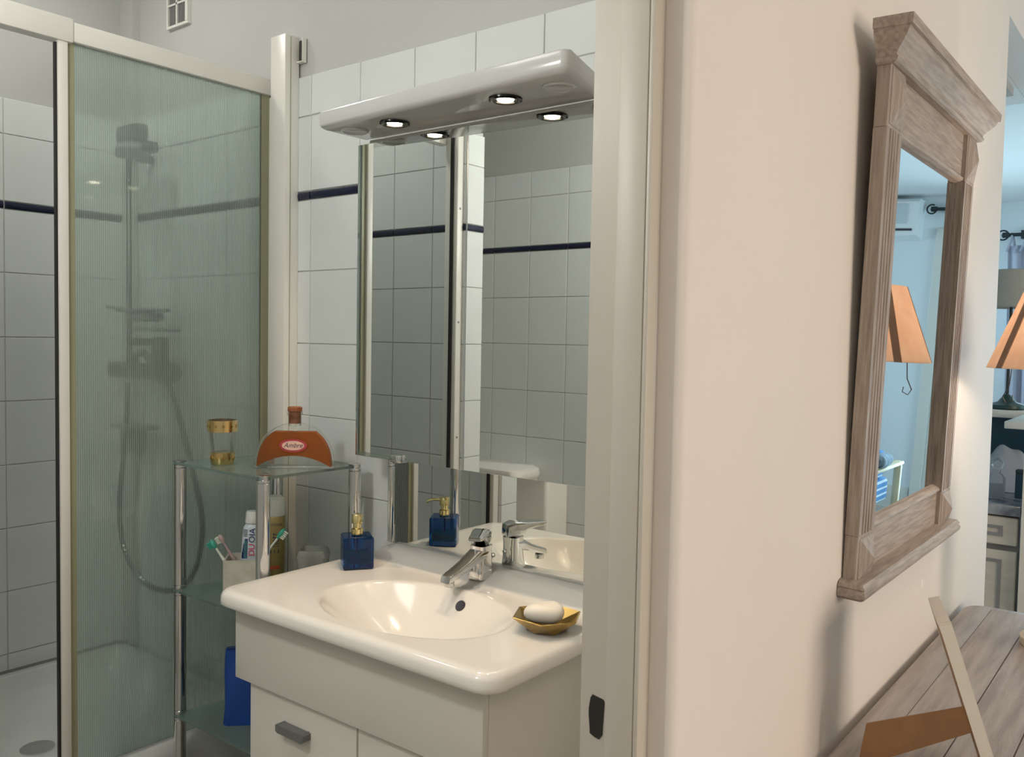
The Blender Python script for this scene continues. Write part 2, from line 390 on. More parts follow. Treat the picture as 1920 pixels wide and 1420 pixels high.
# soffit of the kitchen corner
struct('ceiling_soffit', MB().box((-1.4, 2.757, .907), (XI + .019, 3.78, CE)), M['ceiling'])
struct('trim_3', MB().box((-1.2, 2.78, .880), (-.555, 3.54, .9065)), mat('taupe', (.45, .39, .35), .6))

# ------------------------------------------------------------------ wall tiles
TH = .006
tile_cache = {}
def tile_mesh(wd, h, kind):
    key = (round(wd, 3), round(h, 3), kind)
    if key not in tile_cache:
        mb = MB(); g = .0014; a, b = wd / 2 - g, h / 2 - g
        if kind == 'tile':
            c = .0012; t = TH
            mb.loft([[(-a, 0, -b), (a, 0, -b), (a, 0, b), (-a, 0, b)], [(-a, -t + c, -b), (a, -t + c, -b), (a, -t + c, b), (-a, -t + c, b)],
                     [(-a + c, -t, -b + c), (a - c, -t, -b + c), (a - c, -t, b - c), (-a + c, -t, b - c)]])
        else:
            a -= .0012; prof = [(-.0, -b), (-TH, -b), (-TH - .003, -b * .6), (-TH - .004, 0), (-TH - .003, b * .6), (-TH, b), (0, b)]
            mb.loft([[(-a, y, z) for y, z in prof], [(a, y, z) for y, z in prof]])
        me = mb.mesh(kind); me.materials.append(M['tile'] if kind == 'tile' else M['navy']); tile_cache[key] = me
    return tile_cache[key]
ROWS = [(.608, .720), (.399, .608), (.1755, .375), (-.028, .1755), (-.2315, -.028), (-.435, -.2315), (-.6385, -.435), (-.842, -.6385), (-1.0455, -.842), (-1.249, -1.0455)]
def tile_wall(wall, face, plane, u0, u1, uoff, zmin=-1.249):
    """face: '-y' '+x' '+y'; plane: the wall surface; uoff: position of one vertical joint"""
    k = math.floor((u0 - uoff) / .2); cuts = [u0]; q = uoff + (k + 1) * .2
    while q < u1 - .012:
        if q > u0 + .012: cuts.append(q)
        q += .2
    cuts.append(u1)
    rot = {'-y': 0, '+x': R(90), '+y': R(180)}[face]
    for a, b in zip(cuts, cuts[1:]):
        for lo, hi in ROWS + [(.375, .399)]:
            if hi <= zmin: continue
            lo2 = max(lo, zmin); kind = 'border_tile' if (lo, hi) == (.375, .399) else 'tile'
            o = bpy.data.objects.new(kind, tile_mesh(b - a, hi - lo2, kind)); C.objects.link(o); o.parent = wall
            u, z = (a + b) / 2, (lo2 + hi) / 2
            o.location = (u, plane, z) if face != '+x' else (plane, u, z); o.rotation_euler = (0, 0, rot)
def grout(wall, lo, hi):
    obj('grout', MB().box(lo, hi), M['grout'], wall, label='grey grout bed showing in the joints')
G = .0035
grout(wall_back, (XL, YV - G, -1.249), (XI, YV, .7195)); tile_wall(wall_back, '-y', YV - .001, XL, XI, -1.974)
grout(wall_left, (XL, .594, -1.10), (XL + G, YV, .7195)); tile_wall(wall_left, '+x', XL + .001, .60, YV, 1.193, -1.10)
grout(wall_part, (XL, .594, -1.10), (-2.066, .594 + G, .7195)); tile_wall(wall_part, '+y', .595, XL, -2.064, -2.42, -1.10)
grout(wall_part, (-2.066, .506, -1.249), (-2.066 + G, .594, .7195)); tile_wall(wall_part, '+x', -2.065, .503, .60, .403)
grout(wall_front, (-2.80, YB, -1.249), (XI, YB + G, .7195)); tile_wall(wall_front, '+y', YB + .001, -2.80, XI, -2.514)
# boxed-in pipe in the shower corner
pipe = struct('trim_4', MB().box((XL, 1.574, -1.10), (-2.892, YV, CB)), M['bath_paint'], label='boxed-in pipe run in the shower corner')

# ------------------------------------------------------------------ shower enclosure
sh = thing('shower_enclosure', 'white framed shower enclosure with a ribbed green glass door', 'shower', (-2.14, 1.3, FL))
obj('wall_profile', MB().box((-2.093, 1.545, -1.10), (-2.027, YV - .007, .830), .002), M['frame_white'], sh, 40, True)
obj('fixing_strip', MB().box((-2.150, 1.5745, -1.095), (-2.0935, YV - .008, .676)), M['frame_white'], sh, None, True)
obj('profile_seam', MB().box((-2.0268, 1.5625, -1.10), (-2.0258, 1.5640, .826)), M['olive'], sh, None, True)
obj('top_rail', MB().box((-2.165, .62, .676), (-2.125, 1.012, .733), .004).box((-2.163, 1.0125, .680), (-2.128, YV - .008, .727), .004), M['frame_white'], sh, 40, True)
obj('door_profile', MB().box((-2.150, .977, -1.095), (-2.130, 1.000, .690), .002), M['frame_white'], sh, 40, True)
obj('magnetic_seal', MB().box((-2.146, .9722, -1.095), (-2.136, .9768, .672)), M['black'], sh, None, True)
obj('glass_seal', MB().box((-2.147, 1.0005, -1.095), (-2.138, 1.018, .682)), M['olive'], sh, None, True, label='olive seal along the leading edge of the glass')
obj('glass_seal', MB().box((-2.147, 1.548, -1.095), (-2.138, 1.574, .682)), M['olive'], sh, None, True, label='olive seal beside the wall profile')
obj('glass_pane', MB().box((-2.1455, 1.018, -1.0935), (-2.1395, 1.548, .682)), M['ribbed'], sh, None, True, label='vertically ribbed pale green glass')
far = obj('far_profile', MB().box((-2.130, .6015, -1.10), (-2.072, .632, .80), .002), M['frame_white'], sh, 40, True, label='white wall profile with screws, seen in the mirror')
for zq in (.45, .05, -.36):
    obj('screw', MB().lathe([(.0001, .002), (.004, .0012), (.004, 0)], (-2.072, .618, zq), 10, False, (1, 0, 0)), M['grey_pl'], far, None, True)
obj('far_seal', MB().box((-2.1005, .6325, -1.10), (-2.089, .640, .78)), M['black'], sh, None, True)
# tray
tr = thing('shower_tray', 'grey white shower tray with rounded rim under the ribbed glass', 'shower tray', (-2.55, 1.1, FL))
tb = MB()
o_ = lambda r, z, e: rrect(XL + .002 + e, -2.122 - e, .604 + e, YV - .0085 - e, r, z)
tb.loft([o_(.03, FL, 0), o_(.03, -1.16, 0), o_(.03, -1.128, .004), o_(.03, -1.106, .016), o_(.03, -1.100, .026), o_(.03, -1.103, .055), o_(.04, -1.15, .07), o_(.08, -1.185, .10), o_(.1, -1.192, .22)])
obj('basin', tb, M['acrylic'], tr, 50, True)
obj('drain', MB().lathe([(.045, 0), (.045, .004), (.02, .006), (.0001, .006)], (-2.55, 1.1, -1.192), 24), M['chrome'], tr, 40, True)
# corner shower set
sx, sy = -2.80, 1.50
cs = thing('shower_column', 'grey and chrome shower set on the corner wall behind the ribbed glass', 'shower set', (sx, 1.56, -.3))
obj('riser', MB().tube([(sx, sy + .01, .60), (sx, sy + .01, -.12)], .009, 12).box((sx - .012, sy + .01, .56), (sx + .012, YV - .012, .585)).box((sx - .012, sy + .01, -.05), (sx + .012, YV - .012, -.025)), M['dark_metal'], cs, 40, True)
hs = obj('hand_shower', MB().lathe([(.012, 0), (.045, .012), (.052, .03), (.05, .052), (.02, .06)], (sx + .10, sy - .02, .545), 20, True, (.25, -.35, 1)), M['grey_pl'], cs, 40, True)
obj('handset_cradle', MB().box((sx - .02, sy - .03, .565), (sx + .17, sy + .02, .60), .008).box((sx + .02, sy - .05, .60), (sx + .15, sy + .0, .655), .014), M['dark_metal'], cs, 40, True)
obj('soap_rack', MB().box((sx + .02, sy - .05, .06), (sx + .22, sy + .03, .072), .003).box((sx + .05, sy - .04, .03), (sx + .19, sy + .03, .058), .012).tube([(sx - .03, sy - .05, .075), (sx + .30, sy - .05, .065)], .004, 8).box((sx + .06, sy - .03, -.002), (sx + .28, sy + .03, .010), .004), M['grey_pl'], cs, 40, True)
obj('mixer', MB().tube([(sx - .06, sy - .01, -.13), (sx + .23, sy - .01, -.13)], .026, 18).lathe([(.030, 0), (.034, .01), (.034, .06), (.028, .075)], (sx + .23, sy - .01, -.13), 18, True, (1, 0, 0)).box((sx + .235, sy - .05, -.14), (sx + .29, sy - .015, -.02), .008).tube([(sx + .08, sy - .01, -.125), (sx + .12, sy - .04, -.075), (sx + .19, sy - .045, -.07), (sx + .24, sy - .03, -.11)], .012, 10), M['dark_metal'], cs, 40, True)
obj('lower_rack', MB().box((sx - .02, sy - .05, -.32), (sx + .16, sy + .03, -.305), .004).box((sx + .0, sy - .03, -.40), (sx + .10, sy + .02, -.322), .012), M['grey_pl'], cs, 40, True)
hp = [(-2.56, -.145), (-2.49, -.17), (-2.43, -.27), (-2.36, -.42), (-2.31, -.56), (-2.33, -.68), (-2.39, -.76), (-2.50, -.81), (-2.62, -.81), (-2.72, -.765), (-2.78, -.68), (-2.79, -.56), (-2.77, -.44), (-2.745, -.30), (-2.735, -.17)]
def catmull(P, n=8):
    P = [Vector((x, sy - .03, z)) for x, z in P]; out = []
    for i in range(len(P) - 1):
        a, b, c, d = P[max(i - 1, 0)], P[i], P[i + 1], P[min(i + 2, len(P) - 1)]
        for k in range(n):
            t = k / n; out.append(.5 * ((2 * b) + (c - a) * t + (2 * a - 5 * b + 4 * c - d) * t * t + (3 * b - a - 3 * c + d) * t ** 3))
    return out + [P[-1]]
hpts = catmull(hp, 14)
obj('hose', MB().tube(hpts, [.0095 if k % 2 else .0070 for k in range(len(hpts))], 8), M['dark_metal'], cs, None, True, label='ribbed chrome hose hanging in a long loop')
# vent and bracket on the back wall
vg = thing('vent_grille', 'small white ventilation grille high on the wall above the shower', 'vent', (-2.642, YV, 1.06))
obj('frame', MB().box((-2.705, YV - .012, .984), (-2.580, YV - .0005, .992)).box((-2.705, YV - .012, 1.19), (-2.580, YV - .0005, 1.198)).box((-2.705, YV - .012, .992), (-2.697, YV - .0005, 1.19)).box((-2.594, YV - .014, .992), (-2.580, YV - .0005, 1.19)).box((-2.652, YV - .011, .992), (-2.645, YV - .0005, 1.19)).box((-2.697, YV - .011, 1.055), (-2.594, YV - .0005, 1.061)), M['frame_white'], vg, None, True)
vs = MB()
for k in range(26):
    x = -2.695 + k * .0039; vs.box((x, YV - .007, .993), (x + .0016, YV - .001, 1.189))
obj('slats', vs, mat('vent_grey', (.25, .25, .24), .6), vg, None, True, kind='stuff')
obj('backing', MB().box((-2.697, YV - .0012, .992), (-2.594, YV - .0006, 1.19)), mat('vent_dark', (.12, .12, .12), .8), vg, None, True)
br = thing('profile_bracket', 'small white folded bracket on the wall behind the shower profile', 'bracket', (-2.01, YV, .77))
obj('back_plate', MB().box((-2.030, YV - .003, .757), (-2.001, YV - .0005, .823)), mat('bracket_shade', (.10, .095, .08), .6), br, None, True, label='back of the bracket, coloured dark for the shade inside')  # dark colour stands for the shade within the bracket
obj('flange', MB().box((-2.0035, YV - .017, .757), (-2.001, YV - .003, .823)), M['frame_white'], br, None, True)
obj('lip', MB().box((-2.0265, YV - .017, .757), (-2.0040, YV - .003, .7605)), M['frame_white'], br, None, True)

# ------------------------------------------------------------------ vanity with basin
XA, XB2, YF, ZD = -1.688, -.893, 1.098, -.563
va = thing('vanity_unit', 'off white bathroom vanity cabinet under a white ceramic basin', 'vanity', (-1.3, 1.37, FL))
BX0, BX1, BY = -1.676, -.951, 1.150
obj('carcass', MB().box((-1.64, 1.182, FL + .07), (BX1 - .0165, YV - .0075, ZD - .135)).box((BX1 - .016, BY + .0165, FL + .07), (BX1, YV - .0075, -.604), .001), M['cab_white'], va, 40, True)
obj('fascia', MB().box((BX0, BY, -.774), (BX1, BY + .016, -.604), .0015).box((BX0, BY + .0165, -.774), (BX0 + .016, YV - .0075, -.604)), M['cab_white'], va, 40, True)
obj('plinth', MB().box((-1.62, 1.22, FL + .003), (-.975, 1.58, FL + .07)), M['cab_white'], va, None, True)
for a, b, hx in ((-1.64, -1.288, -1.475), (-1.285, -.968, -1.10)):
    d = obj('door', MB().box((a + .001, 1.164, FL + .08), (b - .001, 1.1815, -.778), .0015), M['cab_white'], va, 40, True)
    pr = [(hx - .046, -.836), (hx - .040, -.833), (hx - .034, -.8345), (hx + .034, -.8345), (hx + .040, -.833), (hx + .046, -.836), (hx + .046, -.8495), (hx + .040, -.853), (hx - .040, -.853), (hx - .046, -.8495)]
    obj('handle', MB().prism([(x, 1.1635, z) for x, z in pr], (0, -.021, 0)), M['grey_handle'], d, None, True, label='dark grey bar handle')
bs = thing('wash_basin', 'glossy white ceramic basin top with oval bowl and rounded edges', 'basin', (-1.29, 1.35, ZD))
ecx, ecy, ea, eb = -1.262, 1.294, .228, .157
def rr_hit(a, e):
    """point on the rounded basin outline (inset by e) in direction a from the bowl centre"""
    x0, x1, y0, y1, r = XA + e, XB2 - e, YF + e, YV - .0075 - (e if e > 0 else 0) * 0, max(.045 - e, .004)
    dx, dy = math.cos(a), math.sin(a); lo, hi = 0, 2.
    def inside(t):
        x, y = ecx + dx * t, ecy + dy * t
        qx, qy = max(x0 + r - x, x - x1 + r, 0), max(y0 + r - y, 0)
        if x < x0 or x > x1 or y < y0 or y > y1: return False
        return qx * qx + qy * qy <= r * r if (qx > 0 and qy > 0) else True
    for _ in range(40):
        mid = (lo + hi) / 2
        if inside(mid): lo = mid
        else: hi = mid
    return ecx + dx * lo, ecy + dy * lo
def sstep(a, b, x):
    t = max(0, min(1, (x - a) / (b - a))); return t * t * (3 - 2 * t)
def ledge(x, y):
    return .026 * sstep(1.475, 1.578, y) * sstep(XA + .005, XA + .075, x)
NA = 192; loops = []
angs = []
for k in range(NA): angs.append(2 * math.pi * k / NA)
for e, dz in ((.004, -.034), (.0, -.030), (-.0, -.022), (.001, -.013), (.005, -.006), (.011, -.0015), (.019, 0)):
    L = []
    for a in angs:
        x, y = rr_hit(a, e); zz = dz if y < YV - .012 else dz * (1 if dz < -.02 else 0)
        L.append((x, y, ZD + zz + (ledge(x, y) if dz > -.02 else 0)))
    loops.append(L)
for t in (.12, .25, .38, .5, .62, .74, .84, .92, .97, 1.0):
    L = []
    for k, a in enumerate(angs):
        ax_, ay_, _ = loops[6][k]; ca, sa = math.cos(a), math.sin(a); rr_ = 1 / math.sqrt((ca / ea) ** 2 + (sa / eb) ** 2)
        ex, ey = ecx + ca * rr_, ecy + sa * rr_; x, y = ax_ + (ex - ax_) * t, ay_ + (ey - ay_) * t
        L.append((x, y, ZD + ledge(x, y) - (.0015 if t == 1.0 else 0)))
    loops.append(L)
def bowl_z(s): return -.112 * (1 - s ** 1.75) - .0015
for s_ in (.985, .96, .92, .87, .81, .74, .66, .57, .48, .38, .28, .19, .11):
    L = []
    for a in angs:
        ca, sa = math.cos(a), math.sin(a); rr_ = s_ / math.sqrt((ca / ea) ** 2 + (sa / eb) ** 2)
        L.append((ecx + ca * rr_, ecy + sa * rr_, ZD + bowl_z(s_)))
    loops.append(L)
obj('bowl', MB().loft(loops, cap=False), M['ceramic'], bs, 60, True)
obj('drain_plug', MB().lathe([(.024, 0), (.024, .003), (.018, .006), (.0001, .0075)], (ecx, ecy, ZD - .1125), 24), M['chrome'], bs, 40, True)
of_s = .86; of_a = R(86)
rr_ = of_s / math.sqrt((math.cos(of_a) / ea) ** 2 + (math.sin(of_a) / eb) ** 2)
ofp = Vector((ecx + .002 + math.cos(of_a) * rr_, ecy + math.sin(of_a) * rr_, ZD + bowl_z(of_s)))
obj('overflow_hole', MB().lathe([(.0001, .002), (.0085, .002), (.0115, .0035), (.0125, .002), (.0125, -.003)], ofp, 24, False, (0, -.80, .60)), [M['ink']], bs, 40, True, label='dark overflow hole in the bowl')

# tap
tx, ty, tz = -1.278, 1.527, ZD + .0122
tap = thing('basin_tap', 'chrome single lever tap at the back of the basin', 'tap', (tx, ty, tz))
tb = MB(); sec = []
for z, hw, hd, oy in ((-.001, .021, .024, 0), (.006, .0215, .0245, 0), (.02, .020, .023, .001), (.045, .019, .021, .002), (.062, .0195, .021, .002), (.074, .0205, .0215, .002)):
    sec.append(rrect(-hw, hw, -hd + oy, hd + oy, .010, z, 5))
tb.loft(sec); obj('body', tb, M['chrome'], tap, 50)
sp_ = MB(); L = []
for y, zc, hw, hh in ((.004, .056, .0195, .017), (-.016, .054, .0195, .0165), (-.036, .046, .0185, .0140), (-.060, .036, .0170, .0110), (-.085, .0275, .0160, .0098), (-.108, .0205, .0155, .0092), (-.119, .0175, .0135, .0075)):
    L.append([(x_, y + z_ * .25, zc + z_) for x_, z_, _ in rrect(-hw, hw, -hh, hh, hh * .6, 0, 4)])
sp_.loft(L); obj('spout', sp_, M['chrome'], tap, 45)
obj('aerator', MB().lathe([(.0105, 0), (.0115, .002), (.0115, .010), (.011, .012)], (0, -.106, .0005), 20), M['chrome_soft'], tap, 40)
lv = MB(); L = []
ca_, sa_ = math.cos(R(30)), math.sin(R(30))
for y, zc, hw, hh in ((.0245, .085, .0165, .009), (.022, .089, .0215, .0150), (.006, .0925, .0220, .0180), (-.016, .0930, .0205, .0170), (-.030, .0985, .0185, .0095), (-.052, .1015, .0165, .0060), (-.074, .1030, .0145, .0042), (-.080, .1030, .0125, .003)):
    L.append([(x_ * ca_ - y * sa_, x_ * sa_ + y * ca_, zc + z_) for x_, z_, _ in rrect(-hw, hw, -hh, hh, hh * .5, 0, 4)])
lv.loft(L); obj('lever', lv, M['chrome'], tap, 40)
obj('pop_up_rod', MB().tube([(.0, .026, .012), (.004, .038, .040)], .0018, 8).lathe([(.0001, -.006), (.0045, -.004), (.006, 0), (.0045, .004), (.0001, .006)], (.0045, .0395, .044), 14, False), M['chrome'], tap, 40)

# mirror cabinet
YC = 1.475
mc = thing('mirror_cabinet', 'mirrored wall cabinet with two doors above the basin', 'mirror cabinet', (-1.29, 1.54, -.30))
obj('carcass', MB().box((-1.632, YC + .022, -.297), (-.925, YV - .0075, .4785), .002), M['cab_white'], mc, 40, True)
for a, b in ((-1.648, -1.2915), (-1.2885, -.925)):
    d = obj('door', MB().box((a, YC + .0045, -.299), (b, YC + .0212, .4625)), M['cab_white'], mc, None, True)
    obj('mirror_pane', MB().box((a, YC, -.300), (b, YC + .004, .464), .0007, 1), M['mirror'], d, None, True, label='silvered mirror pane')
obj('centre_seam', MB().box((-1.2914, YC + .002, -.299), (-1.2886, YC + .0205, .462)), M['chrome_soft'], mc, None, True)
obj('door_clip', MB().box((-1.513, YC - .012, -.304), (-1.483, YC - .0005, -.286), .002).box((-1.513, YC - .0005, -.304), (-1.483, YC + .016, -.3005)), M['chrome'], mc, 40, True, label='chrome clip under the left mirror door')
# light pelmet
lb = thing('light_pelmet', 'glossy white light pelmet with two lit spots over the mirror cabinet', 'light fitting', (-1.28, 1.41, .48))
def pel(zz, e):
    P = [(-1.655 + e, 1.497), (-1.6565 + e, 1.366 + e), (-1.651 + e, 1.357 + e), (-1.29, 1.332 + e), (-.930 - e, 1.311 + e), (-.920 - e, 1.3145 + e), (-.915 - e, 1.324 + e), (-.962 - e, 1.497)]
    return [(x, y, zz) for x, y in P]
obj('housing', MB().loft([pel(.480, .014), pel(.481, .009), pel(.485, .003), pel(.491, 0), pel(.517, 0), pel(.521, .002), pel(.522, .006)]), M['box_white'], lb, 40, True)
def spot_at(x, y, lit, lab):
    if lit:
        b = obj('spot', MB().lathe([(.034, -.0035), (.0345, .001), (.024, .001), (.0245, -.004), (.0265, -.0055), (.031, -.0052)], (x, y, .4795), 32, False), M['bezel'], lb, 40, True, label=lab)
        obj('reflector', MB().lathe([(.0001, -.0002), (.024, -.0003), (.024, -.0012), (.0001, -.0012)], (x, y, .4795), 28, False), M['reflector'], b, None, True)
        obj('bulb', MB().lathe([(.0001, -.0066), (.010, -.0058), (.0165, -.0036), (.0175, -.0014)], (x, y, .4795), 24, False), M['bulb'], b, 40, True)
        l = bpy.data.lights.new('halogen_light', 'SPOT'); l.energy = SPOT_W; l.color = (1, .75, .50); l.spot_size = R(140); l.spot_blend = 1.0; l.shadow_soft_size = .012
        lo = bpy.data.objects.new('halogen_light', l); C.objects.link(lo); lo.location = (x, y, .466); lo.rotation_euler = (R(6), 0, 0)
    else:
        obj('blank_cap', MB().lathe([(.033, .0005), (.033, -.002), (.029, -.0045), (.026, -.0025), (.0001, -.0022)], (x, y, .4803), 32, False), M['box_white'], lb, 40, True, label=lab)
SPOT_W = 9.5
spot_at(-1.453, 1.409, True, 'lit spot with black bezel'); spot_at(-1.121, 1.394, True, 'lit spot with black bezel')
spot_at(-1.589, 1.412, False, 'round white blank cap'); spot_at(-.984, 1.386, False, 'round white blank cap')
# lower mirror
lm = thing('splash_mirror', 'low frameless mirror strip behind the tap under the cabinet', 'mirror', (-1.2, YV - .012, -.538))
obj('mirror_pane', MB().box((-1.648, YV - .0115, -.5365), (-.925, YV - .0070, -.302), .0006, 1), M['mirror'], lm, None, True)
# toilet behind the partition, seen in the mirrors
to = thing('toilet', 'white toilet cistern with rounded lid against the far tiles, seen in the mirror', 'toilet', (-2.42, .0, FL))
obj('cistern', MB().box((-2.60, YB + .008, -1.05), (-2.235, .06, -.60), .02, 4), M['ceramic'], to, 50, True)
obj('lid', MB().loft([rrect(-2.615, -2.215, YB + .009, .08, .05, -.60), rrect(-2.625, -2.205, YB + .009, .09, .055, -.585), rrect(-2.62, -2.21, YB + .009, .085, .055, -.562), rrect(-2.59, -2.24, YB + .02, .06, .05, -.55)]), M['ceramic'], to, 50, True)
obj('bowl', MB().lathe([(.11, FL), (.12, -1.25), (.17, -1.10), (.19, -1.03), (.17, -1.01)], (-2.42, .27, 0), 28), M['ceramic'], to, 50, True)
obj('seat', MB().lathe([(.0001, -1.008), (.19, -1.008), (.195, -.998), (.18, -.985), (.0001, -.982)], (-2.42, .27, 0), 28, False), M['white_pl'], to, 50, True)
# invented round ceiling panel, unseen, added to light the bathroom
gl = thing('fill_panel', 'round white ceiling panel added to light the bathroom', 'lamp', (-1.5, .62, CB))
obj('rim', MB().lathe([(.25, -.001), (.25, -.03), (.23, -.034), (.228, -.02)], n=40, cap=False), M['white_pl'], gl, 40)
obj('diffuser', MB().lathe([(.0001, -.026), (.229, -.024), (.229, -.004)], n=40, cap=False), M['fill_globe'], gl, 40)
area('fill_panel_light', (-1.5, .62, CB - .04), (0, 0, 0), .42, .42, BATH_W, (1, .985, .94))

# ------------------------------------------------------------------ glass shelf unit and what stands on it
PL, PF, PR, PB = (-2.068, 1.250), (-1.714, 1.250), (-1.708, 1.528), (-2.020, 1.520)
un = thing('shelf_unit', 'glass shelf unit with three frosted shelves on chrome tube legs', 'shelf', (-1.88, 1.39, FL))
ZS = [-.340, -.673, -1.004]
for px_, py_ in (PL, PF, PR, PB):
    leg = MB(); r = .0165
    tops = ZS + [FL + .03]
    prof = []
    for i in range(3):
        z1 = ZS[i] - .012; z0 = (ZS[i + 1] + .014) if i < 2 else FL
        leg.lathe([(r - .001, z0), (r, z0 + .001), (r, z1 - .001), (r - .001, z1)], (px_, py_, 0), 24)
    p = obj('leg', leg, M['chrome'], un, 40, True)
    for i in range(3):
        z = ZS[i]; cl = MB().lathe([(r - .001, z - .0115), (r, z - .0105), (r, z - .0045), (r - .004, z - .004), (r - .004, z + .004)] + ([(r, z + .0045), (r, z + .006), (r - .001, z + .0065)] if i == 0 else [(r, z + .0045), (r, z + .0125), (r - .001, z + .0135)]), (px_, py_, 0), 24)
        obj('collar', cl, M['chrome'], p, 40, True)
for z in ZS:
    obj('shelf', MB().loft([[(PL[0] - .006, PL[1] - .014, q), (PF[0] + .008, PF[1] - .014, q), (PR[0] + .008, PR[1] + .012, q), (PB[0] - .004, PB[1] + .006, q)] for q in (z - .0035, z + .0035)]), M['shelf_glass'], un, None, True)
zt = ZS[0] + .0038
# tumbler
tu = thing('glass_tumbler', 'clear tapered glass with gold bands at rim and foot, on the top shelf', 'glass', (-1.953, 1.300, zt))
obj('glass', MB().lathe([(.026, .0), (.0275, .006), (.0362, .112), (.0345, .112), (.026, .030), (.0001, .026)], n=36, cap=False), M['clear'], tu, 50)
obj('gold_band', MB().lathe([(.0345, .0835), (.0369, .0838), (.0368, .1125), (.0346, .1128)], n=36, cap=False), M['gold'], tu, 50, label='gold band around the rim')
obj('gold_band', MB().lathe([(.0001, .0), (.0262, .0), (.0285, .004), (.0302, .030), (.0285, .031), (.0001, .0285)], n=36, cap=False), M['gold'], tu, 50, label='gold band around the foot')
eng = MB()
for zz in (.098, .016):
    for k in range(12):
        a = 2 * math.pi * k / 12; rad = .0370 if zz > .05 else .0299
        c = Vector((rad * math.cos(a), rad * math.sin(a), zz)); t = Vector((-math.sin(a), math.cos(a), 0)); n = Vector((math.cos(a), math.sin(a), 0))
        s = .006; pts = [c + t * (s * q[0]) + Vector((0, 0, s * q[1])) for q in ((-1, 0), (-.3, .3), (0, 1), (.3, .3), (1, 0), (.3, -.3), (0, -1), (-.3, -.3))]
        eng.prism([p_ - n * .001 for p_ in pts], n * .0014)
obj('engraving', eng, M['bronze'], tu, None, kind='stuff')
# bath oil bottle
bo = thing('amber_bottle', 'half round clear bottle of amber liquid with a cork stopper', 'bottle', (-1.772, 1.386, zt), (0, 0, R(40)))
BW, BH, BD = .0975, .108, .019
def half(nx, s, inset=0.):
    P = []
    for k in range(nx + 1):
        a = math.pi * k / nx; ca, sa = math.cos(a), math.sin(a)
        x = (BW - inset) * (abs(ca) ** .92) * (1 if ca >= 0 else -1); z = (BH - inset) * (sa ** .92) + .004
        P.append((x, z))
    return P
def body_loop(y, inset):
    P = half(28, 1, inset); P = [(P[0][0], .001 + inset)] + P + [(P[-1][0], .001 + inset)]
    return [(x, y, z) for x, z in P]
obj('glass', MB().loft([body_loop(-BD + .003, .004), body_loop(-BD + .0005, .0015), body_loop(-BD + .003, 0), body_loop(BD - .003, 0), body_loop(BD - .0005, .0015), body_loop(BD - .003, .004)]).lathe([(.0165, .105), (.016, .112), (.016, .131), (.0195, .134), (.0195, .141), (.0165, .142)], (0, 0, 0), 28, False), M['clear'], bo, 50)
def liq(y):
    P = [(x, z) for x, z in half(40, 1, .0065) if z < BH - .013]
    top = [p for p in P]
    arc = []
    for k in range(17):
        t = -1 + 2 * k / 16; arc.append((t * (BW - .0085), .006 + .026 * (1 - t * t)))
    return [(x, y, z) for x, z in top + arc]
obj('liquid', MB().loft([liq(-BD + .0042), liq(BD - .0042)]), M['amber'], bo, None, label='orange amber liquid')
obj('stopper', MB().lathe([(.0145, .112), (.0150, .130), (.0150, .142), (.0178, .1425), (.0178, .152), (.016, .1535)], n=28), M['cork'], bo, 50, label='brown cork stopper')
def oval(rx, rz, y, n=36): return [(rx * math.cos(2 * math.pi * k / n), y, .058 + rz * math.sin(2 * math.pi * k / n)) for k in range(n)]
lab_ = obj('label_rim', MB().loft([oval(.0345, .0165, -BD - .0001), oval(.0345, .0165, -BD - .0008)]), M['label_red'], bo, label='dark red oval label rim')
obj('label_centre', MB().loft([oval(.0275, .0118, -BD - .0008), oval(.0275, .0118, -BD - .0014)]), M['label_pink'], lab_)
tt = text('label_writing', 'Ambre', .0165, M['ink'], lab_, (0, -BD - .0016, .0585), (R(90), 0, 0), shear=.35)
# middle shelf: cup with brushes and tube, spray can, plastic beaker
zm = ZS[1] + .0038
cup = thing('toothbrush_cup', 'square marbled stone cup holding toothbrushes, on the middle shelf', 'cup', (-1.931, 1.347, zm), (0, 0, R(47)))
h = .044; hb = .088
obj('cup_body', MB().loft([rrect(-h, h, -h, h, .006, 0), rrect(-h, h, -h, h, .006, hb), rrect(-h + .006, h - .006, -h + .006, h - .006, .004, hb), rrect(-h + .006, h - .006, -h + .006, h - .006, .004, .008)]), M['stone'], cup, 40)
def brush(name, lab_, base, tip, handle, head, bris):
    b0, b1 = Vector(base), Vector(tip); d = (b1 - b0).normalized(); Ln = (b1 - b0).length
    t = thing(name, lab_, 'toothbrush', b0, (0, 0, 0), None)
    pts = [d * (Ln * q) for q in (0, .15, .35, .55, .72, .84, .93, 1.0)]
    obj('handle', MB().tube(pts[:6], [.0045, .006, .0058, .0048, .003, .0028], 10), handle, t, 60)
    hd = obj('head', MB().tube([d * (Ln * q) for q in (.835, .87, .92, .97, 1.0)], [.0030, .0055, .0068, .0058, .002], 10), head, t, 60)
    side = d.cross(Vector((RF.x, RF.y, 0))).normalized(); side = -side if side.z > 0 else side
    bm_ = MB(); up = d.cross(side)
    for i in range(5):
        for j in range(3):
            c = d * (Ln * (.875 + .024 * i)) + up * (.003 * (j - 1))
            bm_.tube([c + side * .003, c + side * .0145], .0016, 6)
    obj('bristles', bm_, bris, hd, None)
    return t
cupc = Vector((-1.931, 1.347, zm))
def cl(x, y, z):   # cup-local to room
    a = R(47); return cupc + Vector((x * math.cos(a) - y * math.sin(a), x * math.sin(a) + y * math.cos(a), z))
brush('toothbrush', 'pale green and white toothbrush leaning left out of the stone cup, the lower one', cl(.005, -.025, .010), cl(-.077, -.022, .138), M['brush_white'], M['brush_green'], M['brush_green'])
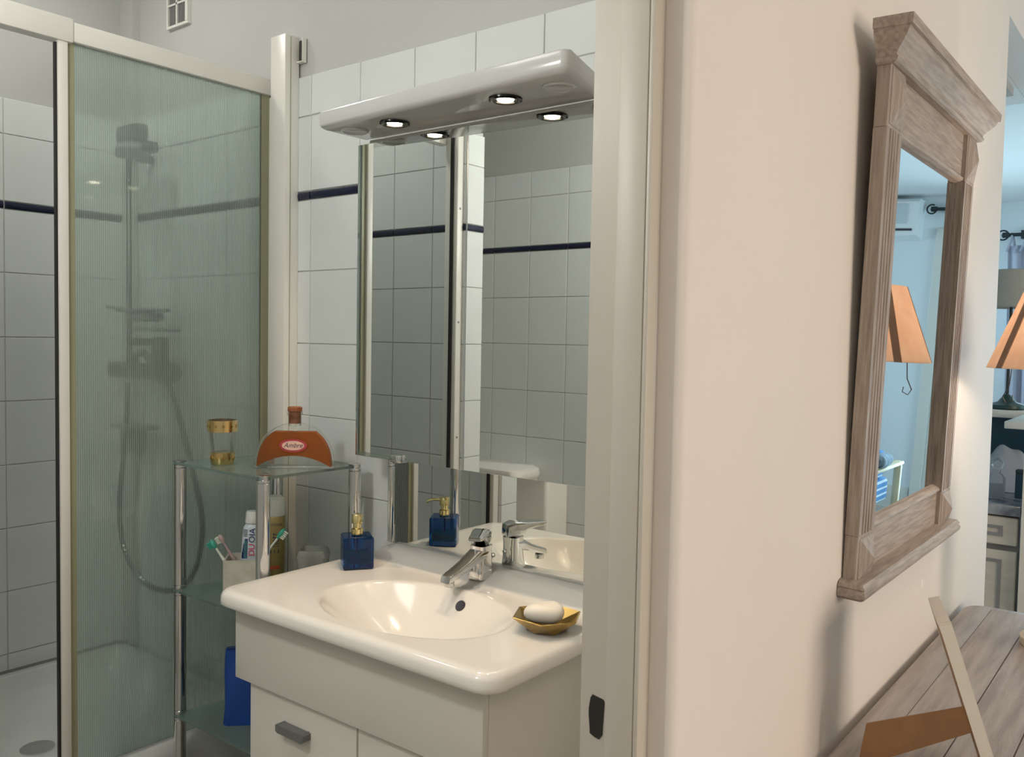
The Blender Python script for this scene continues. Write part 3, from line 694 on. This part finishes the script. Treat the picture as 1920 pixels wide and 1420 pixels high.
brush('toothbrush', 'pink and grey toothbrush leaning left out of the stone cup, the upper one', cl(.014, .012, .010), cl(-.060, .0, .146), M['brush_pink'], M['brush_pink'], M['brush_white'])
brush('toothbrush', 'green and white toothbrush leaning right towards the spray can', cl(-.004, -.030, .012), cl(.108, -.030, .166), M['brush_white'], M['brush_green'], M['brush_white'])
tp = thing('toothpaste_tube', 'white and navy toothpaste tube standing cap up in the stone cup', 'toothpaste', cl(.014, .022, .0085), (R(-3), R(2), R(47)))
obj('tube', MB().loft([[(x, y, z) for x, y, _ in rrect(-hw, hw, -hd, hd, min(hw, hd) * .98, 0, 6)] for z, hw, hd in ((0, .026, .0025), (.05, .026, .010), (.12, .0245, .017), (.150, .0225, .0195), (.158, .018, .017), (.162, .014, .014))]), M['tube'], tp, 50)
obj('cap', MB().lathe([(.0185, .162), (.019, .163), (.0175, .190), (.016, .193), (.0001, .1935)], n=28, cap=False), M['white_pl'], tp, 40)
def tube_r(z): return .010 + (.0195 - .010) * (z - .05) / .1
def tube_patch(x0, x1, z0, z1, off=.0008):
    def f(u, v):
        x = x0 + (x1 - x0) * u; z = z0 + (z1 - z0) * v
        hw = .026 - .0035 * max(0, (z - .05)) / .1; hd = tube_r(z); dx = max(0, abs(x) - (hw - hd))
        return (x, -math.sqrt(max(0, hd * hd - dx * dx)) - off, z)
    return MB().sheet(f, 8, 6)
obj('printed_panel', tube_patch(-.0225, -.008, .07, .122), M['tube_navy'], tp, 60)
obj('printed_wave', tube_patch(-.017, -.009, .07, .118, .0012), M['tube_sea'], tp, 60)
for k in range(6): obj('barcode_line', tube_patch(-.0205, -.009, .128 + k * .0033, .1297 + k * .0033, .001), M['ink'], tp, 60)
text('brand_print', 'OIA', .022, M['tube_navy'], tp, (.0035, -.0212, .132), (R(90), R(-90), 0))
text('brand_print', 'DU', .022, M['tube_red'], tp, (.0035, -.0175, .094), (R(90), R(-90), 0))
can = thing('spray_can', 'gold hairspray can with white cap behind the right chrome leg', 'spray can', (-1.914, 1.434, zm), (0, 0, R(50)))
cr_ = .0262
obj('can_body', MB().lathe([(cr_ - .002, 0), (cr_, .002), (cr_, .184), (cr_ - .001, .186)], n=36), M['can_gold'], can, 50)
obj('cap', MB().lathe([(cr_ - .0008, .1865), (cr_ + .0002, .188), (cr_ - .0012, .228), (cr_ - .003, .232), (.019, .233), (.019, .238), (.0001, .239)], n=36, cap=False), M['white_pl'], can, 40)
text('print', "L'OREAL", .0105, M['ink'], can, (.004, -cr_ - .0003, .165), (R(90), 0, 0), bend=cr_)
text('print', 'Elnett', .034, M['ink'], can, (.002, -cr_ - .0003, .116), (R(90), R(-90), 0), bend=cr_, xs=.70)
def can_patch(a0, a1, z0, z1): return MB().sheet(lambda u, v: ((cr_ + .0004) * math.sin(a0 + (a1 - a0) * u), -(cr_ + .0004) * math.cos(a0 + (a1 - a0) * u), z0 + (z1 - z0) * v), 8, 1)
obj('red_band', can_patch(-.5, .55, .047, .056), M['can_red'], can)
bk = thing('frosted_beaker', 'frosted white plastic beaker on the middle shelf beside the wall', 'beaker', (-1.815, 1.482, zm), (0, 0, R(38)))
obj('beaker', MB().loft([rrect(-.028, .028, -.028, .028, .006, 0), rrect(-.038, .038, -.038, .038, .008, .088), rrect(-.0325, .0325, -.0325, .0325, .008, .104), rrect(-.030, .030, -.030, .030, .008, .104), rrect(-.026, .026, -.026, .026, .006, .004)]), M['frost_pl'], bk, 30)
# blue bag on the lower shelf
zl = ZS[2] + .0038
bgo = thing('wash_bag', 'royal blue fabric wash bag on the lower glass shelf', 'bag', (-1.872, 1.352, zl), (0, 0, R(44)))
def bagf(z):
    e = .010 * math.sin(z * 30); return [(x, y + .004 * math.sin(x * 40 + z * 25), z) for x, y, _ in rrect(-.085 + e * .3 + z * .03, .085 - e * .3, -.026 + z * .05, .026 - z * .05, .018, 0, 5)]
obj('bag', MB().loft([bagf(z) for z in (.002, .0, .02, .05, .09, .13, .165, .185, .19)]), M['bag_blue'], bgo, 50)
obj('zip', MB().box((-.078, -.004, .188), (.080, .004, .195), .002), M['tube_navy'], bgo)

# ------------------------------------------------------------------ on the basin
di = thing('soap_dispenser', 'cobalt blue glass soap dispenser with a gold pump on the basin edge', 'dispenser', (-1.590, 1.432, ZD + .0008), (0, 0, R(55)))
s = .0365
obj('bottle', MB().loft([rrect(-s + .002, s - .002, -s + .002, s - .002, .004, 0), rrect(-s, s, -s, s, .005, .003), rrect(-s, s, -s, s, .005, .073), rrect(-s + .003, s - .003, -s + .003, s - .003, .004, .0762)]).lathe([(.012, .0763), (.0115, .081)], n=20, cap=False), M['blue_glass'], di, 30)
obj('liquid', MB().box((-s + .006, -s + .006, .012), (s - .006, s - .006, .034), .003), M['green_liquid'], di, 30)
obj('dip_tube', MB().tube([(0, 0, .02), (0, 0, .078)], .003, 8), M['tube_navy'], di)
obj('pump_collar', MB().lathe([(.0135, .0775), (.0145, .0785), (.0145, .0925), (.0125, .0935), (.010, .0945), (.010, .1055)], n=28), M['gold_pale'], di, 40)
pu = obj('pump_head', MB().lathe([(.0125, .1055), (.0135, .1065), (.0135, .1265), (.0125, .128), (.0001, .128)], n=28, cap=False), M['gold_pale'], di, 40)
obj('spout', MB().tube([(0, .010, .120), (0, .030, .1205), (0, .044, .117), (0, .050, .111)], [.0045, .004, .0035, .0028], 10), M['gold_pale'], pu, 60)
dish = thing('soap_dish', 'faceted bronze metal soap dish on the right of the basin', 'soap dish', (-.971, 1.363, ZD + .0012))
def hexp(r, z, off): return [(r * math.cos(R(off + 60 * k)), r * math.sin(R(off + 60 * k)), z) for k in range(6)]
dm = MB(); A = hexp(.040, 0, -93); B = hexp(.071, .0275, -63); B2 = hexp(.0685, .0285, -63); A2 = hexp(.036, .006, -93)
bmv = dm.bm; va_, vb_, vb2, va2 = ([bmv.verts.new(p) for p in L] for L in (A, B, B2, A2))
for k in range(6):
    n1 = (k + 1) % 6
    bmv.faces.new((va_[k], va_[n1], vb_[k])); bmv.faces.new((va_[n1], vb_[n1], vb_[k]))
    bmv.faces.new((vb_[k], vb_[n1], vb2[n1], vb2[k]))
    bmv.faces.new((vb2[k], va2[n1], va2[k])); bmv.faces.new((vb2[k], vb2[n1], va2[n1]))
bmv.faces.new(list(reversed(va_))); bmv.faces.new(va2)
obj('dish', dm, M['bronze'], dish)
so = thing('soap_bar', 'cream oval soap bar lying in the bronze dish', 'soap', (-.976, 1.362, ZD + .0130), (R(3), R(-4), R(32)))
sm = MB(); L = []
for q in range(1, 12):
    ph = -math.pi / 2 + math.pi * q / 12; cz, rz = math.sin(ph), math.cos(ph) ** .55
    L.append([(.0395 * rz * math.copysign(abs(math.cos(2 * math.pi * k / 40)) ** .8, math.cos(2 * math.pi * k / 40)), .026 * rz * math.copysign(abs(math.sin(2 * math.pi * k / 40)) ** .8, math.sin(2 * math.pi * k / 40)), .019 + .018 * cz + .0022 * math.sin(2 * math.pi * k / 40 * 2)) for k in range(40)])
sm.loft(L); obj('soap', sm, M['soap'], so, 80)

# ------------------------------------------------------------------ wooden mirror on the room wall
W0, WW = 1.465, .667
TIL = 1.8
tm = thing('wooden_mirror', 'grey washed wooden mirror with fluted sides, leaning off the wall', 'mirror', (XW + .0012, W0, -.400), (R(TIL), 0, R(90)))
SW, DF = .085, .022     # stile width, front depth
def fl_prof(w0):
    P = [(w0, 0), (w0, -DF)]; n = 4; m0 = .012; pw = (SW - 2 * m0) / n
    for k in range(n):
        a = w0 + m0 + k * pw
        P += [(a + .001, -DF), (a + .0035, -DF + .0048), (a + pw - .0065, -DF + .0048), (a + pw - .004, -DF)]
    return P + [(w0 + SW, -DF), (w0 + SW, 0)]
H0, H1, HB, HTB = .004, .846, .086, .745
for w0 in (0, WW - SW):
    obj('stile', MB().loft([[(x, y, HB) for x, y in fl_prof(w0)], [(x, y, HTB) for x, y in fl_prof(w0)]]), M['frame_wood_v'], tm, None, label='fluted side post')
    for z0, z1 in ((H0, HB), (HTB, H1)):
        blk = MB().box((w0, -DF, z0), (w0 + SW, 0, z1), .0015, 1)
        a, b, c, d = (w0 + .008, -DF - .0005, z0 + .006), (w0 + SW - .004, -DF - .0005, z0 + .006), (w0 + SW - .004, -DF - .0005, z1 - .006), (w0 + .008, -DF - .0005, z1 - .006)
        top = ((a[0] + b[0]) / 2, -DF - .015, (z0 + z1) / 2)
        v = [blk.bm.verts.new(p) for p in (a, b, c, d, top)]
        for i in range(4): blk.bm.faces.new((v[i], v[(i + 1) % 4], v[4]))
        blk.bm.faces.new(v[:4]); obj('corner_block', blk, M['frame_wood_v'], tm, None, label='corner block with a pyramid boss')
obj('top_panel', MB().box((SW, -.013, .757), (WW - SW, -.002, H1)), M['frame_wood_h'], tm)
obj('bottom_panel', MB().box((SW, -.013, H0), (WW - SW, -.002, .084)), M['frame_wood_h'], tm)
obj('inner_moulding', MB().prism([(SW, -.004, .742), (SW, -.010, .744), (SW, -.017, .748), (SW, -.0185, .753), (SW, -.013, .757), (SW, -.004, .757)], (WW - 2 * SW, 0, 0)), M['frame_wood_h'], tm)
obj('inner_moulding', MB().prism([(SW, -.004, .100), (SW, -.010, .098), (SW, -.017, .093), (SW, -.0185, .088), (SW, -.013, .084), (SW, -.004, .084)], (WW - 2 * SW, 0, 0)), M['frame_wood_h'], tm)
obj('backing', MB().box((.006, -.002, .006), (WW - .006, 0, H1 - .004)), M['card'], tm)
obj('mirror_glass', MB().box((SW - .004, -.0048, .086), (WW - SW + .004, -.0022, .756)), M['mirror2'], tm, label='silvered mirror glass')
def mould(prof):
    """profile (overhang, height) swept round left end, front and right end"""
    return MB().loft([[(-e, 0, h_), (-e, -DF - e, h_), (WW + e, -DF - e, h_), (WW + e, 0, h_)] for e, h_ in prof])
obj('crown', mould([(.004, .842), (.009, .844), (.012, .849), (.009, .854), (.010, .858), (.017, .866), (.027, .877), (.031, .884), (.032, .888), (.037, .889), (.038, .904), (.034, .906)]), M['frame_wood_h'], tm, label='stepped crown moulding')
obj('base_moulding', mould([(.006, -.016), (.014, -.016), (.021, -.011), (.0225, -.004), (.019, .003), (.021, .005), (.016, .012), (.006, .014)]), M['frame_wood_h'], tm, 40, label='rounded base moulding')
obj('hanging_ring', MB().tube([(-.002 - .006 * math.sin(R(a)), -.012, .862 + .009 * math.cos(R(a))) for a in range(0, 181, 20)], .0012, 6), M['iron'], tm)

# ------------------------------------------------------------------ console table and what stands on it
ZT = -.650
tbm = thing('console_table', 'grey washed plank top console table standing along the wall', 'table', (-.16, 1.7, FL))
X0, X1, Y0, Y1 = -.438, .03, .93, 2.447
brd = .062
obj('top_border', MB().loft([rrect(X0 + e, X1 - e, Y0 + e, Y1 - e, .045, z, 6) for z, e in ((ZT - .030, .006), (ZT - .026, .0), (ZT - .010, 0), (ZT - .004, .002), (ZT, .008), )]), M['table_wood'], tbm, 40, True)
obj('joint', MB().box((X0 + brd - .001, Y0 + brd - .001, ZT + .0001), (X1 - brd + .001, Y1 - brd * .55 + .001, ZT + .0004)), M['table_joint'], tbm, None, True)
nx = 4; pw = (X1 - X0 - 2 * brd) / nx
for k in range(nx):
    obj('plank', MB().box((X0 + brd + k * pw + .0009, Y0 + brd, ZT + .0005), (X0 + brd + (k + 1) * pw - .0009, Y1 - brd * .55, ZT + .0022), .0008, 1), M['table_wood'], tbm, None, True)
obj('apron', MB().box((X0 + .04, Y0 + .04, ZT - .12), (X1 - .04, Y1 - .04, ZT - .031)), M['table_wood'], tbm, None, True)
for px_ in (X0 + .06, X1 - .06):
    for py_ in (Y0 + .06, Y1 - .06):
        obj('leg', MB().loft([rrect(px_ - q, px_ + q, py_ - q, py_ + q, .006, z, 3) for q, z in ((.018, FL), (.026, ZT - .2), (.028, ZT - .119))]), M['table_wood'], tbm, 40, True)
ZP = ZT + .0024
# photo frame seen from behind and its side, with cardboard strut
pf = thing('photo_frame', 'cream photo frame on the console table, edge on, with brown cardboard strut', 'photo frame', (-.255, 1.36, ZP))
FT, FB_ = Vector((-.277, 0, -.404)), Vector((-.1935, 0, ZP))
PY = 1.36
ydir = Vector((-.319, .948, 0)).normalized()
fd = (FT - FB_).normalized(); fn = ydir.cross(fd).normalized(); fn = -fn if fn.x < 0 else fn
def fbar(u0, u1, v0, v1, t0=0., t1=.0165):
    base_ = FB_ + Vector((0, PY, 0))
    def q(u, v, t): return base_ + fd * u + ydir * v + fn * t
    return [[q(u0, v0, t0), q(u1, v0, t0), q(u1, v1, t0), q(u0, v1, t0)], [q(u0, v0, t1), q(u1, v0, t1), q(u1, v1, t1), q(u0, v1, t1)]]
FLn = (FT - FB_).length
obj('frame_border', MB().loft(fbar(0, FLn, 0, .016)).loft(fbar(0, FLn, .134, .15)).loft(fbar(FLn - .016, FLn, .0165, .1335)).loft(fbar(0, .016, .0165, .1335)), M['frame_cream'], pf, None, True)
obj('back_board', MB().loft(fbar(.016, FLn - .016, .016, .134, .001, .004)), M['card'], pf, None, True)
sp = [(-.2395, PY + .012, -.5138), (-.2273, PY + .012, -.5472), (-.3808, PY + .012, ZP + .0005), (-.3850, PY + .012, ZP + .010), (-.3760, PY + .012, -.5790)]
obj('strut', MB().prism(sp, (0, .003, 0)), M['card'], pf, None, True, label='brown cardboard strut')
h1, h2 = Vector(sp[0]), Vector(sp[1])
hv = (h2 - h1)
obj('hinge_strip', MB().tube([h1 + Vector((.002, 0, 0)), h2 + Vector((.002, 0, 0))], .0022, 6), M['hinge'], pf, None, True)
# orange lamp
LX, LY = -.198, 2.20
tl = thing('table_lamp', 'table lamp with orange paper shade and cream foot on the console table', 'lamp', (LX, LY, ZP))
obj('base', MB().lathe([(.085, 0), (.088, .004), (.088, .018), (.080, .024), (.050, .030), (.030, .045), (.022, .08), (.030, .13), (.045, .20), (.050, .27), (.040, .33), (.020, .37), (.012, .38), (.012, .56)], n=36), M['lamp_base'], tl, 50)
SB, ST = -.047 - ZP, .129 - ZP
obj('shade', MB().lathe([(.175, SB), (.105, ST), (.1035, ST), (.1735, SB)], n=64, cap=False), M['shade'], tl, 60, label='orange paper shade with seam ribs')
sb = MB()
for a in range(0, 360, 60):
    aa = R(a + 40); n_ = Vector((math.cos(aa), math.sin(aa), 0)); t_ = Vector((-math.sin(aa), math.cos(aa), 0)); hwid = .010
    sb.loft([[n_ * .1765 + t_ * hwid + Vector((0, 0, SB)), n_ * .1765 - t_ * hwid + Vector((0, 0, SB)), n_ * .1745 - t_ * hwid + Vector((0, 0, SB)), n_ * .1745 + t_ * hwid + Vector((0, 0, SB))],
             [n_ * .1065 + t_ * hwid + Vector((0, 0, ST)), n_ * .1065 - t_ * hwid + Vector((0, 0, ST)), n_ * .1045 - t_ * hwid + Vector((0, 0, ST)), n_ * .1045 + t_ * hwid + Vector((0, 0, ST))]])
obj('seam_ribs', sb, mat('shade_rib', (.50, .36, .27), .8), tl)
obj('bulb', MB().lathe([(.012, .56), (.03, .60), (.028, .63), (.0001, .65)], n=20, cap=False), M['white_pl'], tl, 60)
obj('pull_cord', MB().tube([(-.125, 0, SB + .01), (-.130, 0, SB - .04), (-.142, .0, SB - .065), (-.135, 0, SB - .078), (-.122, 0, SB - .072), (-.124, 0, SB - .060)], .0012, 6), M['iron'], tl)
point('table_lamp_light', (LX, LY, ZP + .665), 3.2, (1, .80, .60), .025)

# ------------------------------------------------------------------ kitchen corner beyond the wall
YK = 3.255
kc = thing('kitchen_cabinet', 'cream kitchen base cabinet with grey glazed mouldings below the marble worktop', 'cabinet', (-.8, 3.5, FL))
obj('carcass', MB().box((-1.2, YK + .021, FL + .1), (-.440, 3.80, -.556)), M['kitchen_glaze'], kc, None, True)
def front(name, x0, x1, z0, z1):
    d = obj(name, MB().box((x0, YK, z0), (x1, YK + .02, z1), .003, 1), M['kitchen_cream'], kc, None, True)
    a = .042
    obj('moulding', MB().box((x0 + a, YK - .004, z0 + a * .7), (x0 + a + .010, YK - .0005, z1 - a * .7)).box((x1 - a - .010, YK - .004, z0 + a * .7), (x1 - a, YK - .0005, z1 - a * .7)).box((x0 + a + .010, YK - .004, z1 - a * .7 - .010), (x1 - a - .010, YK - .0005, z1 - a * .7)).box((x0 + a + .010, YK - .004, z0 + a * .7), (x1 - a - .010, YK - .0005, z0 + a * .7 + .010)), M['kitchen_glaze'], d, None, True, label='grey glazed moulding')
    return d
front('drawer', -.86, -.443, -.655, -.562); front('drawer', -1.19, -.868, -.655, -.562)
front('door', -.86, -.443, FL + .12, -.674); front('door', -1.19, -.868, FL + .12, -.674)
obj('kickboard', MB().box((-1.18, YK + .06, FL + .003), (-.445, YK + .08, FL + .1)), M['kitchen_glaze'], kc, None, True)
wt = thing('worktop', 'dark grey marbled kitchen worktop', 'worktop', (-.8, 3.5, -.55))
obj('slab', MB().box((-1.22, YK - .015, -.555), (-.434, 3.78, -.520), .004), M['marble'], wt, 40, True)
bp = thing('end_panel', 'white panel closing the right end of the kitchen counter', 'panel', (-.42, 3.3, FL))
obj('board', MB().box((-.430, YK - .03, FL + .001), (-.408, 3.36, -.272)), M['white_wood'], bp, None, True)
sl = thing('bar_ledge', 'cream ledge slab over the white end panel', 'ledge', (-.45, 3.45, -.27))
obj('slab', MB().box((-.497, 3.27, -.271), (-.40, 3.66, -.247), .003), M['white_wood'], sl, 40, True)
bw = thing('bar_counter', 'raised white bar shelf behind the worktop', 'counter', (-.9, 3.85, FL))
obj('upstand', MB().box((-1.22, 3.815, FL + .001), (-.42, 3.90, -.268)), M['teal'], bw, None, True, label='dark teal upstand')
obj('bar_top', MB().box((-1.25, 3.70, -.267), (-.41, 4.02, -.240), .003), M['white_wood'], bw, 40, True)
gp = thing('desk_lamp', 'lamp with grey drum shade and dark green foot on the white bar shelf', 'lamp', (-.572, 3.80, -.2395))
obj('foot', MB().lathe([(.058, 0), (.062, .004), (.062, .016), (.052, .021), (.032, .027), (.018, .045), (.010, .056)], n=32), M['lamp_green'], gp, 40)
obj('stem', MB().tube([(0, 0, .055), (0, 0, .40)], .0065, 10), M['iron'], gp)
obj('shade', MB().lathe([(.105, .385), (.098, .39), (.084, .525), (.080, .528), (.082, .52), (.096, .39)], n=40, cap=False), M['shade_grey'], gp, 40)
pe = thing('perfume_bottle', 'clear glass perfume bottle with round stopper on the marble worktop', 'bottle', (-.527, 3.375, -.5195), (0, 0, R(30)))
obj('glass', MB().loft([rrect(-.024, .024, -.014, .014, .005, 0), rrect(-.024, .024, -.014, .014, .005, .070), rrect(-.016, .016, -.010, .010, .004, .082), rrect(-.009, .009, -.008, .008, .004, .086), rrect(-.009, .009, -.008, .008, .004, .098)]), M['clear'], pe, 40)
obj('liquid', MB().box((-.020, -.010, .004), (.020, .010, .05)), M['film'], pe)
obj('stopper', MB().lathe([(.009, .098), (.017, .104), (.020, .115), (.017, .127), (.008, .132), (.005, .138), (.0001, .139)], n=24, cap=False), M['clear'], pe, 60)
pb = thing('dark_box', 'small dark navy box standing on the marble worktop', 'box', (-.458, 3.43, -.5195))
obj('box_body', MB().box((-.020, -.018, 0), (.020, .018, .085), .002), M['teal'], pb)
obj('lid', MB().box((-.0205, -.0185, .0855), (.0205, .0185, .098), .002), M['iron'], pb)
pc = thing('plastic_bag', 'crumpled milky plastic bag lying over the worktop', 'bag', (-.53, 3.60, -.519))
def bagz(u, v):
    x = -.62 + .20 * u - .53 + .53; y = 3.52 + .17 * v
    zz = -.517 + .165 * (math.sin(math.pi * min(1, max(0, u * .9 + .05))) ** .5) * (math.sin(math.pi * v) ** .6) * (1 - .55 * u ** 3) + .008 * math.sin(u * 17 + v * 5) * math.sin(math.pi * v)
    return (x, y, max(zz, -.5185))
obj('film', MB().sheet(bagz, 26, 18), M['film'], pc, 60, True)

# ------------------------------------------------------------------ far end of the room
cu = thing('curtain', 'pale lavender tie top curtain hanging at the far window', 'curtain', (-.95, 7.40, .75))
def cf(u, v):
    x = -1.155 + .33 * u + .02 * math.sin(v * 2.2) * (1 - u); z = .745 - 1.75 * v
    return (x, 7.42 + .028 * math.sin(u * 26) * (.5 + .5 * v), z)
obj('fabric', MB().sheet(cf, 60, 12), M['cloth_grey'], cu, 80, True)
ties = MB()
for k in range(4):
    x = -1.13 + k * .09; ties.tube([(x - .03, 7.40, .70), (x, 7.395, .78), (x, 7.42, .835), (x + .005, 7.445, .80), (x + .03, 7.40, .69)], .009, 6)
obj('tie', ties, M['cloth_grey'], cu, 60, True)
def rod(name, x0, x1, z, lab, side):
    t = thing(name, lab, 'curtain rod', ((x0 + x1) / 2, 7.42, z))
    obj('pole', MB().tube([(x0, 7.42, z), (x1, 7.42, z)], .014, 10), M['iron'], t, 60, True)
    e = x0 if side < 0 else x1
    obj('finial', MB().tube([(e + side * (.03 + .035 * math.cos(R(a))), 7.42, z + .035 * math.sin(R(a))) for a in range(180 if side > 0 else 0, 500 if side > 0 else 320, 20)], .006, 6).lathe([(.0001, -.03), (.02, -.02), (.02, .02), (.0001, .03)], (e + side * .012, 7.42, z), 12, False, (1, 0, 0)), M['iron'], t, 60, True)
    obj('bracket', MB().box((e - side * .10 - .012, 7.41, z - .03), (e - side * .10 + .012, 7.499, z + .03)), M['iron'], t, None, True)
rod('curtain_rod', -1.16, -.28, .825, 'black iron curtain rod above the pale curtain', -1)
rod('curtain_rod', -.10, .86, .975, 'black iron curtain rod over the terrace door, reflected in the wooden mirror', 1)
ac = thing('air_conditioner', 'white wall mounted air conditioner, reflected in the wooden mirror', 'air conditioner', (1.36, 7.4, .89))
obj('housing', MB().loft([[(.955, y, z), (1.765, y, z), (1.765, y2, z2), (.955, y2, z2)] for y, z, y2, z2 in ((7.30, .76, 7.499, .735), (7.295, .80, 7.499, .80), (7.295, 1.02, 7.499, 1.02), (7.33, 1.045, 7.499, 1.045))]), M['ac'], ac, 30, True)
obj('front_grille', MB().box((1.03, 7.2905, .85), (1.69, 7.2945, 1.005), .001, 1), M['ac_grille'], ac, None, True)
obj('outlet_slot', MB().box((.99, 7.290, .795), (1.73, 7.2945, .812)), M['ink'], ac, None, True)
# armchair in the reflection
ch = thing('armchair', 'wooden armchair with blue striped cover, reflected in the wooden mirror', 'armchair', (1.08, 5.85, FL))
obj('seat_cushion', MB().box((.70, 5.58, -1.14), (1.46, 6.25, -.97), .04, 4), M['stripe'], ch, 60, True)
obj('backrest', MB().box((.74, 6.16, -.97), (1.42, 6.32, -.80), .05, 4), M['stripe'], ch, 60, True)
obj('cover', MB().box((.685, 5.60, -1.36), (1.475, 5.64, -1.02), .015, 2).box((.71, 5.66, -.969), (.80, 6.14, -.86), .03, 3), M['stripe'], ch, 60, True)
for x, y in ((.655, 5.60), (1.50, 5.60), (.655, 6.26), (1.50, 6.26)):
    obj('leg', MB().box((x - .022, y - .022, FL + .0), (x + .022, y + .022, -.88), .006), M['pine'], ch, 40, True)
for x in (.655, 1.50):
    obj('armrest', MB().box((x - .03, 5.56, -.879), (x + .03, 6.29, -.855), .008), M['pine'], ch, 40, True)
pi = thing('striped_cushion', 'dark navy striped bolster cushion on the armchair arm', 'cushion', (.640, 5.80, -.853))
obj('bolster', MB().lathe([(.02, -.10), (.042, -.09), (.048, 0), (.042, .09), (.02, .10)], (0, 0, .048), 24, True, (0, 1, 0)), mat('navy_cushion', (.03, .06, .12), .8, noise=.8, nscale=14, stretch=(1, 12, 1), col2=(.45, .55, .62)), pi, 60)
fl = thing('floor_lamp', 'white floor lamp with cone shade beside the armchair, reflected in the wooden mirror', 'lamp', (.76, 5.2, FL))
obj('base', MB().lathe([(.13, 0), (.13, .015), (.02, .03)], n=28), M['white_pl'], fl, 40)
obj('pole', MB().tube([(0, 0, .03), (0, 0, 1.06)], .01, 10), M['white_pl'], fl)
obj('shade', MB().lathe([(.155, .985), (.06, 1.14), (.058, 1.14), (.153, .985)], n=36, cap=False), M['white_pl'], fl, 40)
# invented wall lamp, unseen, added to light the vanity wall and jamb
wl = thing('fill_wall_lamp', 'frosted wall lamp added on the tiles opposite the basin as fill', 'lamp', (-1.30, YB + .01, .62))
obj('back_plate', MB().box((-.09, 0, -.05), (.09, .015, .05), .004), M['chrome'], wl, 40)
obj('shade', MB().tube([(-.16, .055, 0), (-.15, .055, 0), (.15, .055, 0), (.16, .055, 0)], [.02, .035, .035, .02], 20), M['fill_globe'], wl, 60)
point('fill_wall_light', (-1.30, .03, .62), 20.5, (1, .985, .93), .07)
# invented downlight, unseen, added to brighten the inside of the shower
dl = thing('fill_downlight', 'round frosted downlight added in the ceiling over the shower as fill', 'lamp', (-2.55, 1.05, CB))
obj('rim', MB().lathe([(.085, -.001), (.085, -.012), (.070, -.016), (.068, -.006)], n=32, cap=False), M['chrome_soft'], dl, 40)
obj('diffuser', MB().lathe([(.0001, -.012), (.069, -.010), (.069, -.002)], n=32, cap=False), M['fill_globe'], dl, 40)
area('fill_shower_light', (-2.55, 1.05, CB - .02), (0, 0, 0), .13, .13, 3.8, (1, .97, .90))
# unseen hall lamp behind the viewer, added for its warm light
hl = thing('fill_hall_lamp', 'round ceiling lamp added to warm the hall', 'lamp', (.55, -.75, CE - .06))
obj('bowl', MB().lathe([(.0001, -.05), (.10, -.035), (.15, .0), (.16, .04), (.15, .058)], n=32, cap=False), M['fill_globe'], hl, 60)
area('fill_hall_light', (.55, -.75, CE - .13), (0, 0, 0), .3, .3, 8, (1, .80, .62))

# ------------------------------------------------------------------ lift everything so that the floor is z = 0
for o in SC.objects:
    if o.parent is None: o.location.z += CAMH
